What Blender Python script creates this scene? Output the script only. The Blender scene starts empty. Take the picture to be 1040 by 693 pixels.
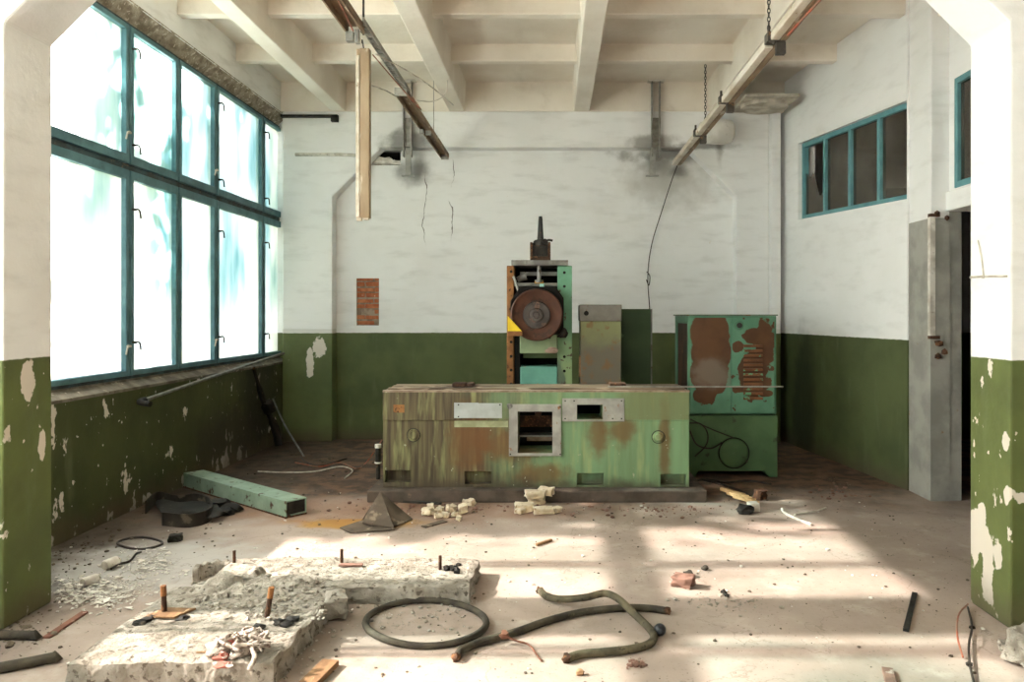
import bpy, bmesh, math, random
from mathutils import Vector, noise as mnoise
random.seed(7)
C = bpy.context.scene.collection
F0, CX, CY, EYE = 760.0, 563.0, 320.0, 1.723       # focal length and centre in pixels of the 1040x693 frame, eye height

def FL(px, py, z=0.0):                               # a point on the floor (or a level z) seen at a pixel of the photograph
    Y = F0*(EYE-z)/(py-CY)
    return Vector(((px-CX)*Y/F0, Y, z))
def AT(px, py, Y):                                   # a point at a known depth
    return Vector(((px-CX)*Y/F0, Y, EYE-(py-CY)*Y/F0))

# ------------------------------------------------------------------ materials
def hexc(h):
    h = h.lstrip('#'); o = []
    for i in (0, 2, 4):
        v = int(h[i:i+2], 16)/255
        o.append(v/12.92 if v <= .04045 else ((v+.055)/1.055)**2.4)
    return (*o, 1)
class NT:
    def __init__(s, name):
        s.m = bpy.data.materials.new(name); s.m.use_nodes = True
        s.t = s.m.node_tree; s.t.nodes.clear()
        s.tc = s.n('ShaderNodeTexCoord').outputs['Object']
        s.sep = None
    def n(s, k, **kw):
        x = s.t.nodes.new(k)
        for a, b in kw.items(): setattr(x, a, b)
        return x
    def put(s, sock, v):
        if isinstance(v, bpy.types.NodeSocket): s.t.links.new(v, sock)
        elif isinstance(v, str): sock.default_value = hexc(v)
        else: sock.default_value = v
    def axis(s, i):
        if s.sep is None:
            s.sep = s.n('ShaderNodeSeparateXYZ'); s.put(s.sep.inputs[0], s.tc)
        return s.sep.outputs[i]
    def vec(s, sc=(1,1,1), off=(0,0,0)):
        x = s.n('ShaderNodeMapping'); s.put(x.inputs[0], s.tc); x.inputs['Scale'].default_value = sc; x.inputs['Location'].default_value = off
        return x.outputs[0]
    def noise(s, scale, detail=4, sc=None, off=(0,0,0), rough=.55, dist=0):
        x = s.n('ShaderNodeTexNoise'); s.put(x.inputs['Vector'], s.vec(sc or (1,1,1), off))
        x.inputs['Scale'].default_value = scale; x.inputs['Detail'].default_value = detail; x.inputs['Roughness'].default_value = rough
        x.inputs['Distortion'].default_value = dist
        return x.outputs[0]
    def voro(s, scale, sc=None, feature='F1', out='Distance'):
        x = s.n('ShaderNodeTexVoronoi'); x.feature = feature; s.put(x.inputs['Vector'], s.vec(sc or (1,1,1))); x.inputs['Scale'].default_value = scale
        return x.outputs[out]
    def ramp(s, f, lo, hi, a=0., b=1.):
        x = s.n('ShaderNodeMapRange', interpolation_type='SMOOTHSTEP'); s.put(x.inputs[0], f)
        x.inputs[1].default_value = lo; x.inputs[2].default_value = hi; x.inputs[3].default_value = a; x.inputs[4].default_value = b
        return x.outputs[0]
    def math(s, op, a, b=0.):
        x = s.n('ShaderNodeMath', operation=op); s.put(x.inputs[0], a); s.put(x.inputs[1], b); return x.outputs[0]
    def mul(s, a, b): return s.math('MULTIPLY', a, b)
    def add(s, a, b): return s.math('ADD', a, b)
    def mx(s, a, b): return s.math('MAXIMUM', a, b)
    def mix(s, f, a, b):
        x = s.n('ShaderNodeMix', data_type='RGBA'); s.put(x.inputs[0], f); s.put(x.inputs[6], a); s.put(x.inputs[7], b); return x.outputs[2]
    def spot(s, c, r, amt=.5, scale=6., soft=.3):          # a blotch of its own shape round a point: 1 inside, 0 outside
        x = s.n('ShaderNodeMapping', vector_type='TEXTURE'); s.put(x.inputs[0], s.tc)
        x.inputs['Location'].default_value = c; x.inputs['Scale'].default_value = r
        l = s.n('ShaderNodeVectorMath', operation='LENGTH'); s.put(l.inputs[0], x.outputs[0])
        d = s.add(l.outputs['Value'], s.mul(s.math('SUBTRACT', s.noise(scale, 5), .5), amt*4))
        return s.ramp(d, 1-soft, 1+soft, 1, 0)
    def bsdf(s, col, rough=.8, metal=0., bump=None, bstr=.3, bdist=.01, spec=.3):
        b = s.n('ShaderNodeBsdfPrincipled'); o = s.n('ShaderNodeOutputMaterial')
        s.put(b.inputs['Base Color'], col); s.put(b.inputs['Roughness'], rough); s.put(b.inputs['Metallic'], metal)
        b.inputs['Specular IOR Level'].default_value = spec
        if bump is not None:
            q = s.n('ShaderNodeBump'); q.inputs['Strength'].default_value = bstr; q.inputs['Distance'].default_value = bdist
            s.put(q.inputs['Height'], bump); s.t.links.new(q.outputs[0], b.inputs['Normal'])
        s.t.links.new(b.outputs[0], o.inputs[0]); return s.m
def simple(name, c1, c2=None, scale=8, c3=None, thr=.62, scale3=12, rough=.8, metal=0., bump=.3, sc=None, w=.04, lo=.35, hi=.65, bd=.01):
    t = NT(name); c = c1
    nz = t.noise(scale, 6, sc)
    if c2: c = t.mix(t.ramp(nz, lo, hi), c1, c2)
    if c3: c = t.mix(t.ramp(t.noise(scale3, 5, sc, (3.1,1.7,.4)), thr-w, thr+w), c, c3)
    return t.bsdf(c, rough, metal, t.noise(scale*4, 5), bump, bd)

WHITE, WDIRT, GREEN, GREEN2, PLASTER = '#ececec', '#d6d4d0', '#5f6842', '#515938', '#d8cfc2'
def paint_wall(name, cracks=(), dado=1.475, peel=.64, spots=(), marks=(), white=WHITE, green=GREEN, green2=GREEN2, plaster=PLASTER, line=None, wpeel=.73, grime=.5, rough=.7):
    """whitewash over oil-painted dado; spots: (centre, radii, colour, noise amount, softness) stains or a painted shadow, marks: peeled places"""
    t = NT(name)
    z = t.axis(2)
    w = t.mix(t.mul(t.ramp(t.noise(1.3, 6), .4, .75), grime), white, WDIRT)
    w = t.mix(t.mul(t.ramp(t.noise(2.2, 8, (1,1,4), (5,2,1)), .47, .75), .5*grime+.1), w, '#b2b0ac')
    w = t.mix(t.ramp(t.noise(9, 6, off=(2,8,1)), wpeel, wpeel+.03), w, plaster)
    g = t.mix(t.ramp(t.noise(1.8, 6), .35, .7), green, green2)
    g = t.mix(t.mul(t.ramp(t.noise(5, 6, (1,1,.25)), .55, .8), .35), g, '#7d8463')
    g = t.mix(t.ramp(t.add(t.noise(5, 7, (1,1,.6), (7,3,2)), t.ramp(z, .0, .25, .05, 0)), peel, peel+.02), g, plaster)
    g = t.mix(t.ramp(t.noise(15, 5, (1,1,.7), (1,9,4)), peel+.045, peel+.055), g, plaster)
    for c, r in marks:
        g = t.mix(t.spot(c, r, .55, 9, .06), g, plaster)
    edge = t.add(z, t.mul(t.math('SUBTRACT', t.noise(14, 4), .5), .012))
    c = t.mix(t.ramp(edge, dado-.004, dado+.004), g, w)
    if line: c = t.mix(t.mul(t.ramp(edge, dado, dado+.01), t.ramp(edge, dado+line, dado+line+.01, 1, 0)), c, '#d7d6d3')
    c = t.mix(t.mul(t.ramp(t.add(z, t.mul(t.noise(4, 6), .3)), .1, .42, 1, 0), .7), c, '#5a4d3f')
    for c_, r, col, amt, soft in spots:
        c = t.mix(t.mul(t.spot(c_, r, amt, 5, soft), .68), c, col)
    for x0, za, zb in cracks:
        d = t.math('ABSOLUTE', t.add(t.math('SUBTRACT', t.axis(0), x0), t.mul(t.math('SUBTRACT', t.noise(2.5, 6, off=(x0*3,0,0)), .5), .25)))
        c = t.mix(t.mul(t.mul(t.ramp(d, .003, .008, 1, 0), t.mul(t.ramp(z, za, za+.25), t.ramp(z, zb-.1, zb, 1, 0))), t.ramp(t.noise(4, 4, off=(9,x0,1)), .35, .6)), c, '#6d6a66')
    bm = t.add(t.noise(7, 8), t.mul(t.noise(60, 3), .15))
    return t.bsdf(c, rough, 0, bm, .35, .02)

# ------------------------------------------------------------------ mesh helpers
def BM(): return bmesh.new()
def quad(bm, *p): return bm.faces.new([bm.verts.new(q) for q in p])
def vox(bm, xs, ys, zs, solid, warp=None):
    nx, ny, nz = len(xs)-1, len(ys)-1, len(zs)-1; V = {}
    S = lambda i, j, k: 0 <= i < nx and 0 <= j < ny and 0 <= k < nz and solid(i, j, k)
    def v(i, j, k):
        if (i, j, k) not in V:
            p = Vector((xs[i], ys[j], zs[k])); V[i, j, k] = bm.verts.new(warp(p, i, j, k) if warp else p)
        return V[i, j, k]
    for i in range(nx):
        for j in range(ny):
            for k in range(nz):
                if not S(i, j, k): continue
                a, b, c, d, e, f, g, h = [(i+x, j+y, k+z) for z in (0, 1) for x, y in ((0,0),(1,0),(1,1),(0,1))]
                for nb, fc in (((i-1,j,k),(a,e,h,d)), ((i+1,j,k),(b,c,g,f)), ((i,j-1,k),(a,b,f,e)), ((i,j+1,k),(c,d,h,g)), ((i,j,k-1),(a,d,c,b)), ((i,j,k+1),(e,f,g,h))):
                    if not S(*nb): bm.faces.new([v(*q) for q in fc])
def holes2(xs, zs, rects):                                  # cell test for rectangles (x0,x1,z0,z1)
    def inside(i, k):
        x, z = (xs[i]+xs[i+1])/2, (zs[k]+zs[k+1])/2
        return any(a < x < b and c < z < d for a, b, c, d in rects)
    return inside
def cuts(lo, hi, *vals): return sorted({lo, hi, *[v for v in vals if lo < v < hi]})
def box(bm, x0, x1, y0, y1, z0, z1): vox(bm, [x0, x1], [y0, y1], [z0, z1], lambda *a: True)
def obox(bm, p0, p1, w, h, up=Vector((0,0,1))):              # oriented bar from p0 to p1
    p0, p1 = Vector(p0), Vector(p1); d = (p1-p0).normalized(); s = d.cross(up)
    if s.length < 1e-4: s = d.cross(Vector((0,1,0)))
    s.normalize(); u = s.cross(d)
    r = [[bm.verts.new(p+s*a*w/2+u*b*h/2) for a, b in ((-1,-1),(1,-1),(1,1),(-1,1))] for p in (p0, p1)]
    for i in range(4): bm.faces.new((r[0][i], r[0][(i+1)%4], r[1][(i+1)%4], r[1][i]))
    bm.faces.new(r[0][::-1]); bm.faces.new(r[1])
def smooth_path(pts, n=6):
    pts = [Vector(p) for p in pts]
    if len(pts) < 3: return pts
    out = []; P = [2*pts[0]-pts[1]]+pts+[2*pts[-1]-pts[-2]]
    for i in range(1, len(P)-2):
        a, b, c, d = P[i-1:i+3]
        for k in range(n):
            t = k/n; out.append(.5*((2*b)+(c-a)*t+(2*a-5*b+4*c-d)*t*t+(3*b-a-3*c+d)*t**3))
    return out+[pts[-1]]
def tube(bm, pts, r, seg=10, smooth=6, closed=False, rads=None):
    pts = [Vector(p) for p in pts]
    if smooth and not closed: pts = smooth_path(pts, smooth)
    n = len(pts); rings = []; prev = None
    for i, p in enumerate(pts):
        d = (pts[(i+1)%n]-pts[i-1]) if closed else (pts[min(i+1,n-1)]-pts[max(i-1,0)])
        d.normalize()
        if prev is None:
            s = d.cross(Vector((0,0,1)))
            if s.length < 1e-3: s = d.cross(Vector((0,1,0)))
        else: s = prev-d*prev.dot(d)
        s.normalize(); prev = s; u = s.cross(d)
        q = r if rads is None else rads[min(i*len(rads)//n, len(rads)-1)]
        rings.append([bm.verts.new(p+(s*math.cos(a)+u*math.sin(a))*q) for a in [2*math.pi*k/seg for k in range(seg)]])
    for i in range(n if closed else n-1):
        A, B = rings[i], rings[(i+1)%n]
        for k in range(seg): bm.faces.new((A[k], A[(k+1)%seg], B[(k+1)%seg], B[k]))
    if not closed: bm.faces.new(rings[0][::-1]); bm.faces.new(rings[-1])
def cyl(bm, p0, p1, r, r2=None, seg=24):
    tube(bm, [p0, p1], r, seg, 0, rads=[r, r if r2 is None else r2])
def lathe(bm, c, ax, prof, seg=40):                           # prof: (distance along axis, radius)
    c, ax = Vector(c), Vector(ax).normalized(); s = ax.cross(Vector((0,0,1)))
    if s.length < 1e-3: s = Vector((1,0,0))
    s.normalize(); u = s.cross(ax); R = []
    for d, r in prof:
        R.append([bm.verts.new(c+ax*d+(s*math.cos(a)+u*math.sin(a))*max(r, 1e-4)) for a in [2*math.pi*k/seg for k in range(seg)]])
    for A, B in zip(R, R[1:]):
        for k in range(seg): bm.faces.new((A[k], A[(k+1)%seg], B[(k+1)%seg], B[k]))
    bm.faces.new(R[0][::-1]); bm.faces.new(R[-1])
def prism(bm, poly, f0, f1):                                  # poly of 2-D points, f0/f1 map them to the two ends
    a = [bm.verts.new(f0(*p)) for p in poly]; b = [bm.verts.new(f1(*p)) for p in poly]; n = len(poly)
    for i in range(n): bm.faces.new((a[i], a[(i+1)%n], b[(i+1)%n], b[i]))
    bm.faces.new(a[::-1]); bm.faces.new(b)
def lump(bm, c, r, seed=0, amt=.3, sub=2, fr=1.6, rot=None, flat=None):
    q = bmesh.ops.create_icosphere(bm, subdivisions=sub, radius=1)['verts']; c = Vector(c)
    from mathutils import Matrix
    R = Matrix.Rotation(rot or 0, 3, 'Z')
    for v in q:
        o = v.co.copy(); k = 1+amt*mnoise.noise(o*fr+Vector((seed*3.7, seed*1.3, seed)))*2
        o = Vector((o.x*r[0], o.y*r[1], o.z*r[2]))*k
        if flat is not None: o.z = max(o.z, -flat*r[2])
        v.co = c+R@o
def chunk(bm, c, s, seed=0, rot=0., tilt=0., amt=.12, base=None):            # broken block: a jittered, cut-up box resting on z = c.z
    from mathutils import Matrix
    rn = random.Random(seed); tmp = bmesh.new()
    bmesh.ops.create_cube(tmp, size=1)
    bmesh.ops.subdivide_edges(tmp, edges=tmp.edges[:], cuts=2, use_grid_fill=True)
    M = Matrix.Rotation(rot, 3, 'Z') @ Matrix.Rotation(tilt, 3, 'X')
    for v in tmp.verts:
        o = Vector((v.co.x*s[0], v.co.y*s[1], v.co.z*s[2]))
        o += Vector((rn.uniform(-1,1)*s[0], rn.uniform(-1,1)*s[1], rn.uniform(-1,1)*s[2]))*amt
        v.co = M@o
    lo = min(v.co.z for v in tmp.verts); mp = {}
    for v in tmp.verts: mp[v] = bm.verts.new(v.co+Vector((c[0], c[1], c[2]-lo)))
    for f in tmp.faces: bm.faces.new([mp[v] for v in f.verts])
    tmp.free()
def sheet(bm, rows, thick=.006):                               # bent sheet from a grid of points
    n, m = len(rows), len(rows[0]); top = [[bm.verts.new(p) for p in r] for r in rows]
    bot = [[bm.verts.new(Vector(p)-Vector((0,0,thick))) for p in r] for r in rows]
    for i in range(n-1):
        for j in range(m-1):
            bm.faces.new((top[i][j], top[i+1][j], top[i+1][j+1], top[i][j+1])); bm.faces.new((bot[i][j], bot[i][j+1], bot[i+1][j+1], bot[i+1][j]))
    e = [(0,j) for j in range(m)]+[(i,m-1) for i in range(1,n)]+[(n-1,j) for j in range(m-2,-1,-1)]+[(i,0) for i in range(n-2,0,-1)]
    for (a, b), (c, d) in zip(e, e[1:]+e[:1]): bm.faces.new((top[a][b], top[c][d], bot[c][d], bot[a][b]))
def ribbon(bm, pts, w, t, smooth=8):                           # a strap standing on edge along a path
    pts = smooth_path(pts, smooth); rows = []
    for i, p in enumerate(pts):
        d = pts[min(i+1,len(pts)-1)]-pts[max(i-1,0)]; d.z = 0; d.normalize(); s = Vector((-d.y, d.x, 0))
        rows.append([bm.verts.new(p+s*a*t/2+Vector((0,0,b*w))) for a, b in ((-1,0),(1,0),(1,1),(-1,1))])
    for A, B in zip(rows, rows[1:]):
        for k in range(4): bm.faces.new((A[k], A[(k+1)%4], B[(k+1)%4], B[k]))
    bm.faces.new(rows[0][::-1]); bm.faces.new(rows[-1])

# ------------------------------------------------------------------ object helpers
def build(name, bm, mat, parent=None, origin=None, bevel=0, shade=False, auto=None, label=None):
    bmesh.ops.recalc_face_normals(bm, faces=bm.faces[:])
    if parent is not None: origin = Vector(parent['_o'])
    elif origin is None:
        lo = [min(v.co[i] for v in bm.verts) for i in range(3)]; hi = [max(v.co[i] for v in bm.verts) for i in range(3)]
        origin = Vector(((lo[0]+hi[0])/2, (lo[1]+hi[1])/2, lo[2]))
    origin = Vector(origin)
    for v in bm.verts: v.co -= origin
    me = bpy.data.meshes.new(name); bm.to_mesh(me); bm.free()
    if shade:
        for p in me.polygons: p.use_smooth = True
    for m in (mat if isinstance(mat, list) else [mat]): me.materials.append(m)
    o = bpy.data.objects.new(name, me); C.objects.link(o); o['_o'] = list(origin)
    if parent is not None: o.parent = parent
    else: o.location = origin
    if shade and auto is not False:
        md = o.modifiers.new('edge', 'EDGE_SPLIT'); md.split_angle = math.radians(auto or 40)
    if bevel:
        md = o.modifiers.new('bevel', 'BEVEL'); md.width = bevel; md.segments = 2; md.limit_method = 'ANGLE'
    if label: o['label'] = label
    return o
def tag(o, label, cat, group=None, kind=None):
    o['label'] = label; o['category'] = cat
    if group: o['group'] = group
    if kind: o['kind'] = kind
    return o
def thing(name, label, cat, loc, group=None):
    o = bpy.data.objects.new(name, None); C.objects.link(o); o.location = loc; o['_o'] = list(loc); o.empty_display_size = .1
    return tag(o, label, cat, group)
def struct(name, bm, mat, label=None, cat=None, **k):
    o = build(name, bm, mat, origin=(0,0,0), **k); o['kind'] = 'structure'
    if label: o['label'] = label; o['category'] = cat
    return o

# ------------------------------------------------------------------ material library
soot = '#3b3833'
M = {}
M['wall_back'] = paint_wall('whitewash_back', cracks=[(-1.79,2.55,3.8),(-1.42,2.7,3.9)], peel=.76, grime=.35, spots=[
    ((-1.95,10.37,3.72),(.20,.5,.16),soot,.4,.7), ((1.42,10.37,3.80),(.20,.5,.12),'#55514b',.45,.8), ((1.6,10.37,3.6),(.5,.5,.3),'#a9a59e',.5,.9), ((1.72,10.37,3.72),(.10,.5,.08),'#4b4741',.4,.8),
    ((1.6,10.3,3.95),(.6,.5,.1),'#6b665f',.5,.5), ((-2.6,10.3,4.0),(.3,.5,.08),'#4a453f',.4,.5)], green='#5c653f', green2='#4d5635')
M['frame_back'] = paint_wall('whitewash_back_frame', peel=.72, grime=.3, wpeel=.75, line=.05, green='#667047', green2='#56603c',
    marks=[((-3.2,10.17,1.3),(.1,.2,.16)), ((-3.32,10.17,1.1),(.05,.2,.2))],
    spots=[((-1.98,10.17,4.05),(.3,.3,.2),soot,.5,.5), ((2.25,10.17,4.2),(.06,.3,.35),'#8b867d',.4,.5), ((1.35,10.17,4.05),(.3,.3,.12),'#6e6961',.5,.5), ((2.0,10.17,4.02),(.4,.3,.05),'#5a554e',.5,.5)])
M['frame_near'] = paint_wall('whitewash_near_frame', peel=.64, grime=.35, wpeel=.8, green='#66703f', green2='#565f38',
    marks=[((2.49,4.42,.42),(.2,.09,.16)), ((2.49,4.3,.30),(.2,.07,.2)), ((2.49,4.2,.36),(.2,.05,.10)), ((2.49,4.36,.55),(.2,.04,.08)), ((2.49,4.12,.72),(.2,.03,.06)), ((2.49,4.13,1.02),(.2,.03,.05)),
           ((-3.01,4.28,1.36),(.2,.06,.10)), ((-3.01,4.40,.98),(.2,.03,.09))])
M['wall_left'] = paint_wall('painted_left_wall', peel=.63, dado=1.2, green='#4b5130', green2='#3f4428', grime=.6, spots=[  # greens darkened to put the wall's shadow side into the paint
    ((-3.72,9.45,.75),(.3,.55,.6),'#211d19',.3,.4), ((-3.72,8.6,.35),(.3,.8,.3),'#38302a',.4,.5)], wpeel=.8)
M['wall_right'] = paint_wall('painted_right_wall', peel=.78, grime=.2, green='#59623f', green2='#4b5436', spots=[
    ((3.2,9.6,.55),(.4,.3,.85),'#2c2d22',.15,.4)], wpeel=.82)  # dark spot paints the cabinet's shadow onto the dado
def ceiling_mat():
    t = NT('limewashed_ceiling')
    c = t.mix(t.ramp(t.noise(1.1, 5), .35, .7), '#e9e2d8', '#d9cfc2')
    c = t.mix(t.mul(t.ramp(t.noise(3, 8, (1,.3,1)), .55, .8), .4), c, '#b9ab99')
    return t.bsdf(c, .85, 0, t.noise(9, 8), .3, .02)
M['ceiling'] = ceiling_mat()
M['mortar'] = simple('crumbling_mortar', '#b0a594', '#877b6b', 12, '#cfc6b6', .6, 20, .95, 0, .9, bd=.03)
def floor_mat():
    t = NT('dusty_concrete_floor'); x, y = t.axis(0), t.axis(1)
    c = t.mix(t.ramp(t.noise(.9, 7), .35, .68), '#b2a298', '#9b8b80')
    c = t.mix(t.mul(t.ramp(t.noise(3.2, 9, off=(4,1,0), rough=.65), .5, .72), .55), c, '#c4b8ae')
    c = t.mix(t.mul(t.ramp(t.noise(40, 3), .6, .72), .5), c, '#6f655b')
    dist = t.mul(t.math('SUBTRACT', t.noise(1.2, 6), .5), 2.2)
    d1 = t.ramp(t.add(y, dist), 6.3, 7.6)                                      # brown dirt in the far part of the room
    c = t.mix(t.mul(d1, .92), c, t.mix(t.ramp(t.noise(5, 7), .4, .6), '#694c39', '#3a2d24'))
    d2 = t.ramp(t.add(x, t.mul(dist, .5)), -3.5, -2.1, 1, 0)                  # dirt along the window wall
    c = t.mix(t.mul(d2, .85), c, t.mix(t.ramp(t.noise(6, 7, off=(2,2,0)), .4, .65), '#4b4138', '#352d26'))
    c = t.mix(t.spot((-1.65,6.18,0),(.5,.14,1),.35,5,.35), c, '#b98d4e')       # yellow oil stain
    c = t.mix(t.mul(t.spot((-1.5,6.6,0),(1.6,.4,1),.5,3,.6), .5), c, '#8a5a38')
    c = t.mix(t.mul(t.spot((-2.75,5.15,0),(.75,.5,1),.35,6,.5), .75), c, '#b5b3af')   # white plaster dust
    for c_, r in (((-1.0,4.1,0),(.6,.4,1)), ((.5,4.2,0),(.4,.25,1)), ((1.0,5.1,0),(.35,.2,1)), ((-1.3,3.6,0),(.3,.6,1))):
        c = t.mix(t.mul(t.spot(c_, r, .5, 7, .6), .35), c, '#6d6258')
    # hair cracks
    v = t.math('ABSOLUTE', t.math('SUBTRACT', t.noise(.8, 7, off=(1,4,2)), .5)); c = t.mix(t.mul(t.ramp(v, .001, .003, 1, 0), .35), c, '#6d645a')
    h = t.add(t.noise(14, 8), t.mul(t.noise(90, 4), .3))
    return t.bsdf(c, .85, 0, h, .35, .012, .25)
M['floor'] = floor_mat()
M['slab'] = simple('raw_concrete', '#a49d93', '#7f786d', 9, '#635b51', .60, 26, .95, 0, .8, bd=.02)
M['mortar_light'] = simple('pale_mortar', '#b7b0a5', '#8b8378', 12, '#6e665c', .62, 30, .95, 0, 1., bd=.02)
M['teal'] = simple('teal_frame_paint', '#5c828a', '#4c6f77', 6, '#7d7a6c', .72, 18, .6)
M['teal_bright'] = simple('bright_teal_paint', '#6a9ca2', '#5b8b92', 6, '#93adac', .75, 18, .6)
M['mullion'] = simple('dirty_mullion', '#3f5358', '#33393a', 6, '#6b6256', .68, 18, .7)
def pane_mat():
    t = NT('frosted_window_glass')
    n1 = t.ramp(t.noise(1.1, 2, (1,1.3,.6), (0,3,1)), .36, .66); n2 = t.noise(3.0, 5, (1,2.5,.4))
    m = t.mul(n1, t.ramp(n2, .2, .75, .45, 1))
    m = t.mul(m, t.mul(t.ramp(t.axis(1), .6, 2.4, .45, 1), t.ramp(t.axis(2), .1, 1.1)))
    m = t.mul(m, .85)
    col = t.mix(m, '#f4f8f8', '#5f9fa1')
    tr = t.n('ShaderNodeBsdfTranslucent'); t.put(tr.inputs[0], col)
    tp = t.n('ShaderNodeBsdfTransparent'); t.put(tp.inputs[0], t.mix(m, '#ffffff', '#9cc9ca'))
    gl = t.n('ShaderNodeBsdfGlossy'); gl.inputs['Roughness'].default_value = .12
    a = t.n('ShaderNodeMixShader'); a.inputs[0].default_value = .55; t.t.links.new(tp.outputs[0], a.inputs[1]); t.t.links.new(tr.outputs[0], a.inputs[2])
    b = t.n('ShaderNodeMixShader'); b.inputs[0].default_value = .03; t.t.links.new(a.outputs[0], b.inputs[1]); t.t.links.new(gl.outputs[0], b.inputs[2])
    o = t.n('ShaderNodeOutputMaterial'); t.t.links.new(b.outputs[0], o.inputs[0]); return t.m
M['pane'] = pane_mat()
def darkpane():
    t = NT('dusty_dark_glass')
    d = t.n('ShaderNodeBsdfDiffuse'); t.put(d.inputs[0], '#8a857b')
    tp = t.n('ShaderNodeBsdfTransparent'); t.put(tp.inputs[0], '#cfcac2')
    gl = t.n('ShaderNodeBsdfGlossy'); gl.inputs['Roughness'].default_value = .05
    a = t.n('ShaderNodeMixShader'); t.put(a.inputs[0], t.ramp(t.noise(2.5, 5), .3, .8, .08, .3)); t.t.links.new(tp.outputs[0], a.inputs[1]); t.t.links.new(d.outputs[0], a.inputs[2])
    b = t.n('ShaderNodeMixShader'); b.inputs[0].default_value = .06; t.t.links.new(a.outputs[0], b.inputs[1]); t.t.links.new(gl.outputs[0], b.inputs[2])
    o = t.n('ShaderNodeOutputMaterial'); t.t.links.new(b.outputs[0], o.inputs[0]); return t.m
M['darkpane'] = darkpane()
M['darkroom'] = simple('grimy_store_room_wall', '#4a443c', '#2f2b26', 2, rough=.9)
M['greypaint'] = simple('grey_column_paint', '#a3a19a', '#8b8a84', 4, '#8a6a4c', .73, 9, .7)
M['rust'] = simple('rusty_iron', '#5a4030', '#3f2d23', 14, '#7d563a', .6, 25, .85, .15)
M['orange_rust'] = simple('orange_rust', '#96693f', '#7a5232', 10, '#4a3425', .62, 20, .85)
M['bolt_rust'] = simple('bolt_rust', '#8f6038', '#6c462b', 18, rough=.85)
M['steel'] = simple('dull_steel', '#8b8a86', '#6d6b67', 9, '#5b4a3b', .66, 20, .5, .5, .1)
M['darksteel'] = simple('dark_greasy_steel', '#3b3835', '#292725', 10, '#5a4534', .66, 20, .55, .3)
M['black'] = simple('black_rubber', '#2a2723', '#1b1917', 8, '#4a433b', .66, 14, .75)
M['blackhole'] = simple('near_black', '#191714', '#110f0d', 5, rough=.95)  # near-black for recess backs, holes and dark machine parts
M['galv'] = simple('galvanised_steel', '#a5a49e', '#8a8983', 12, '#7a6a58', .7, 20, .45, .6, .1)
M['batten'] = simple('brown_batten', '#97826a', '#786450', 7, '#b9ab98', .64, 16, .75, sc=(1,.3,1))
M['batten_white'] = simple('stained_white_batten', '#d7d0c4', '#b6a894', 6, '#8a6c4d', .68, 11, .6, sc=(1,.3,1))
M['lampbody'] = simple('yellowed_lamp_casing', '#a8957c', '#8a745b', 5, '#d2c6b4', .62, 9, .6, sc=(1,1,.3))
M['hose'] = simple('dusty_hose', '#4c463a', '#35302a', 10, '#5d5545', .70, 20, .8, bump=.5)
M['hose2'] = simple('khaki_hose', '#655d49', '#4a4436', 10, '#3b362c', .64, 20, .8, bump=.5)
M['wood'] = simple('weathered_wood', '#8f6f50', '#6d5239', 5, '#b59a7a', .66, 12, .85, sc=(4,1,4))
M['wood_red'] = simple('reddish_wood', '#8a5f4e', '#6e4a3c', 6, '#b09080', .68, 14, .85)
M['foam'] = simple('pale_insulation_block', '#e6dbc9', '#ccb898', 7, '#a58a68', .66, 12, .95, bump=.8, bd=.02)
M['white'] = simple('dirty_white', '#dedad2', '#b9b2a7', 9, '#8a8075', .68, 18, .85)
M['rag_red'] = simple('red_rag', '#b06a5e', '#d9cfc6', 16, rough=.9, lo=.45, hi=.55)
M['brickred'] = simple('broken_brick', '#8d6c60', '#70554a', 9, '#a99a90', .64, 14, .95, bump=.8)
M['wire'] = simple('wire_dark', '#3d352f', '#2a2521', 10, rough=.6)
M['wire_red'] = simple('wire_red', '#a2543f', '#8a6a58', 10, rough=.6)
M['wire_white'] = simple('wire_white', '#cfc8bd', '#a79d90', 10, rough=.6)
M['rubber'] = simple('dusty_rubber_sheet', '#6f6154', '#544a40', 4, '#8c7d6d', .62, 8, .85)
M['rubber_dark'] = simple('dark_rubber_belt', '#3d3731', '#2a2622', 5, '#5d544a', .6, 9, .8)
M['frame_back_plain'] = simple('whitewash', '#dedbd5', '#c4bfb7', 3, '#8f8a82', .68, 7, .8)
M['leaf'] = simple('leaves', '#5f8a45', '#46702f', 3, rough=.6)
M['bark'] = simple('bark', '#5d4d3d', '#42362b', 8, rough=.9)
M['yard'] = simple('yard_ground', '#9a9580', '#7d8060', 2, rough=.95)

# ------------------------------------------------------------------ the room
XL, YB, YF = -3.72, 10.37, 10.17
# floor
bm = BM(); box(bm, -3.95, 6.6, -3.2, 10.7, -.2, 0); struct('floor', bm, M['floor'])
# back wall with a niche, and the patch where the plaster is gone
bx = (-2.745, -2.43, 1.575, 2.23)
nich = (-2.6, -2.13, 3.80, 4.02)
xs = cuts(-3.95, 6.6, bx[0], bx[1], nich[0], nich[1]); zs = cuts(0, 5.1, bx[2], bx[3], nich[2], nich[3]); ys = [YB, YB+.03, YB+.24, YB+.4]
hb, hn = holes2(xs, zs, [bx]), holes2(xs, zs, [nich])
bm = BM(); vox(bm, xs, ys, zs, lambda i, j, k: not ((hb(i, k) and j == 0) or (hn(i, k) and j < 2)))
wb = struct('wall_back', bm, M['wall_back'])
t = NT('bare_bricks'); br = t.n('ShaderNodeTexBrick'); mp = t.n('ShaderNodeMapping'); t.put(mp.inputs[0], t.tc); mp.inputs['Rotation'].default_value = (math.pi/2, 0, 0); t.put(br.inputs['Vector'], mp.outputs[0])
BRICK = simple('bare_brick_red', '#bb7650', '#9a573a', 9, '#c9a184', .66, 12, .9)
bm = BM()
zz, row = bx[2]+.012, 0
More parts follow.
